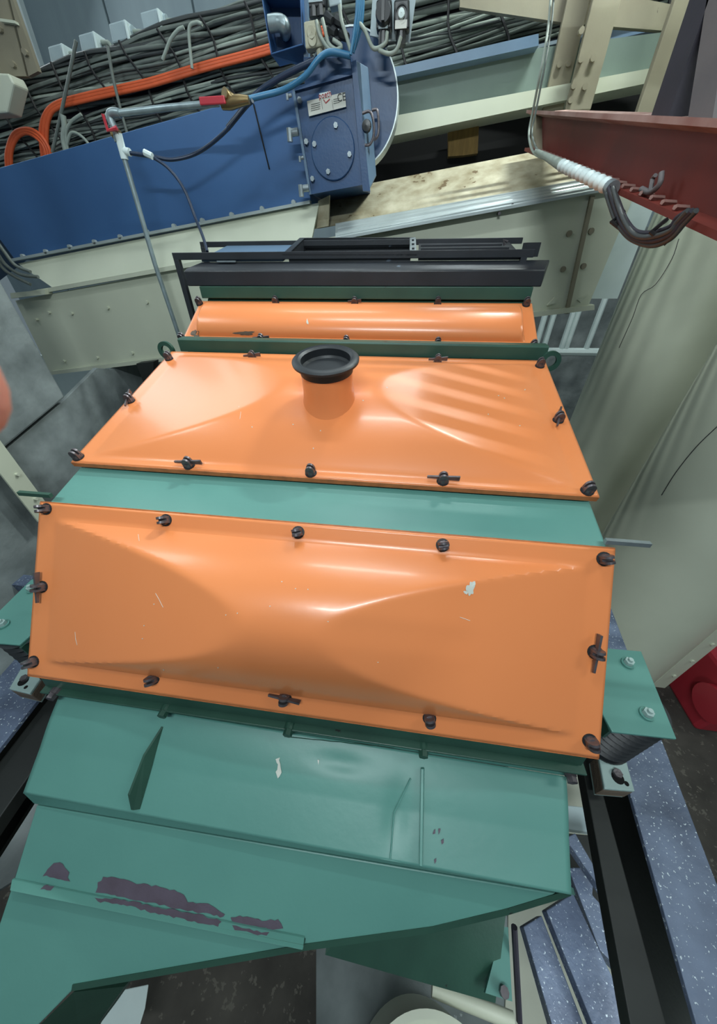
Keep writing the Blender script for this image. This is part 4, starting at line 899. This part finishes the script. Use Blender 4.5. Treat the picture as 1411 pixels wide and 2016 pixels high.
# ================================================================ LOWER LEVEL
def slab(name, mat, z, poly, th, label, cat):
    return MB().prism([onZ(x, y, z) for x, y in poly], (0, 0, -th)).build(name, mat, None, bevel=.003, **T(label, cat))
slab('chute_sheet', 'concrete', -1.75, [(-60, 1590), (12, 1572), (85, 1572), (60, 1640), (28, 1735), (-60, 1790)], .01, 'pale grey sheet below the left end of the green chute', 'sheet')
slab('paper_sheet', 'white', -2.3, [(225, 1952), (292, 1938), (285, 1985), (262, 2060), (170, 2080)], .006, 'crumpled white sheet beside the green outlet spout', 'sheet')
b = slab('floor_slab', 'concrete', -2.55, [(622, 1860), (1010, 1800), (1060, 2100), (622, 2100)], .05, 'grey rough slab on the lower floor under the hopper', 'slab')
slab('floor_slab', 'floor_light', -2.54, [(1000, 1500), (1180, 1500), (1300, 1900), (1240, 2080), (990, 2080), (1000, 1840)], .06, 'slab painted pale as brightly lit, on the lower floor right of the hopper', 'slab')
slab('flat_beam', 'speck', -1.75, [(1075, 1792), (1128, 1758), (1175, 1860), (1290, 2100), (1200, 2100)], .05, 'wide dust-specked steel plate beam right of hopper, nearest big black beam', 'beam')
slab('angle_beam', 'speck', -1.80, [(1030, 1824), (1066, 1802), (1180, 2100), (1110, 2100)], .05, 'narrow dust-specked angle beam left of the wide plate beam', 'beam')
slab('cross_brace', 'speck', -2.0, [(1112, 1650), (1132, 1640), (1195, 1750), (1188, 1760)], .05, 'slanting specked brace between the hopper and black beam', 'beam')
slab('flat_beam', 'speck', -2.1, [(1118, 1708), (1170, 1708), (1166, 1762), (1200, 1800), (1240, 1930), (1180, 1870)], .08, 'specked flat piece below the slanting brace', 'beam')
slab('dark_channel', 'beam_black', -2.2, [(1112, 1640), (1168, 1645), (1200, 1800), (1120, 1745)], .04, 'black channel in the gap right of the green hopper', 'beam')
slab('timber_strip', 'box_grey', -2.3, [(1112, 1585), (1160, 1590), (1166, 1640), (1112, 1632)], .05, 'pale grey strip on the lower floor below the packing block', 'slab')
p, q = onZ(1012, 1825, -1.55), onZ(1022, 2010, -1.75)
MB().tube([p, q], .009, 8).build('thin_rod', 'post', **T('thin black rod right of the funnel flange', 'rod'))
# cream pipes at the bottom edge
o = thing('round_container', onZ(862, 2130, -2.5), 'pale cream round container top at the bottom edge of the photo', 'container')
pt, pc2 = onZ(858, 1988, -2.0), onZ(866, 2330, -2.0); rr_ = (pt - pc2).length
MB().lathe(pc2 - Vector((0, 0, .5)), (0, 0, 1), [(.001, 0), (rr_ - .004, 0), (rr_ - .004, .48), (rr_, .485), (rr_, .5), (rr_ - .02, .5), (rr_ - .02, .47), (.001, .47)], 64).build('shell', 'cream', o, smooth=40)
o = thing('curved_rim', onZ(930, 1985, -2.1), 'thin pale sheet rim curving past the funnel flange', 'rim')
MB().tube(curve([onZ(850, 1945, -2.1), onZ(890, 1962, -2.1), onZ(940, 1982, -2.1), onZ(1010, 2010, -2.1)], 5), .022, 12).build('rim', 'cream', o, smooth=50)

# ================================================================ PHOTOGRAPHER'S HAND (fingertip enters at the left edge)
def skin_obj(name, nodes, edges, parent, mat):
    me = bpy.data.meshes.new(name); c0 = WL[parent]; me.from_pydata([Vector(n_[0]) - c0 for n_ in nodes], edges, [])
    o = bpy.data.objects.new(name, me); COL.objects.link(o); o.parent = parent; WL[o] = c0
    md = o.modifiers.new('skin', 'SKIN'); me.materials.append(M[mat])
    for i, n_ in enumerate(nodes): me.skin_vertices[0].data[i].radius = (n_[1], n_[1])
    me.skin_vertices[0].data[0].use_root = True
    o.modifiers.new('sub', 'SUBSURF').levels = 2; o.modifiers['sub'].render_levels = 2
    md.use_smooth_shade = True
    return o
tip = ray(-34, 755).normalized() * .062; cr = right; cdn = down; cf = fwd
HD = thing('person', tip - cr * .06 + cdn * .05, 'out of focus fingertip of the photographer at the left edge', 'person')
nodes = [(tip - cr * .085 + cdn * .03 - cf * .02, .016), (tip - cr * .055 + cdn * .012 - cf * .012, .0095), (tip - cr * .03 + cdn * .002 - cf * .006, .0105), (tip - cr * .009, .0102), (tip - cr * .001, .0085)]
edges = [(0, 1), (1, 2), (2, 3), (3, 4)]
for k in range(3):
    off = cdn * (.018 * (k + 1)) - cf * .006 * (k + 1); base = tip - cr * .085 + cdn * (.03 + .019 * (k + 1)) - cf * .02
    i = len(nodes); nodes += [(base, .015), (base + cr * .028 - cf * .012, .0092), (base + cr * .03 - cf * .036, .0086), (base + cr * .006 - cf * .045, .0072)]
    edges += [((0 if k == 0 else i - 4), i), (i, i + 1), (i + 1, i + 2), (i + 2, i + 3)]
i = len(nodes); nodes += [(tip - cr * .10 + cdn * .05 - cf * .05, .014), (tip - cr * .07 + cdn * .03 - cf * .065, .0105), (tip - cr * .045 + cdn * .02 - cf * .07, .0088)]
edges += [(0, i), (i, i + 1), (i + 1, i + 2)]
i = len(nodes); nodes += [(tip - cr * .15 + cdn * .09 - cf * .03, .026), (tip - cr * .25 + cdn * .18 - cf * .06, .03)]
edges += [(0, i), (i, i + 1)]
skin_obj('hand', nodes, edges, HD, 'skin')
print('objects', len(bpy.data.objects))
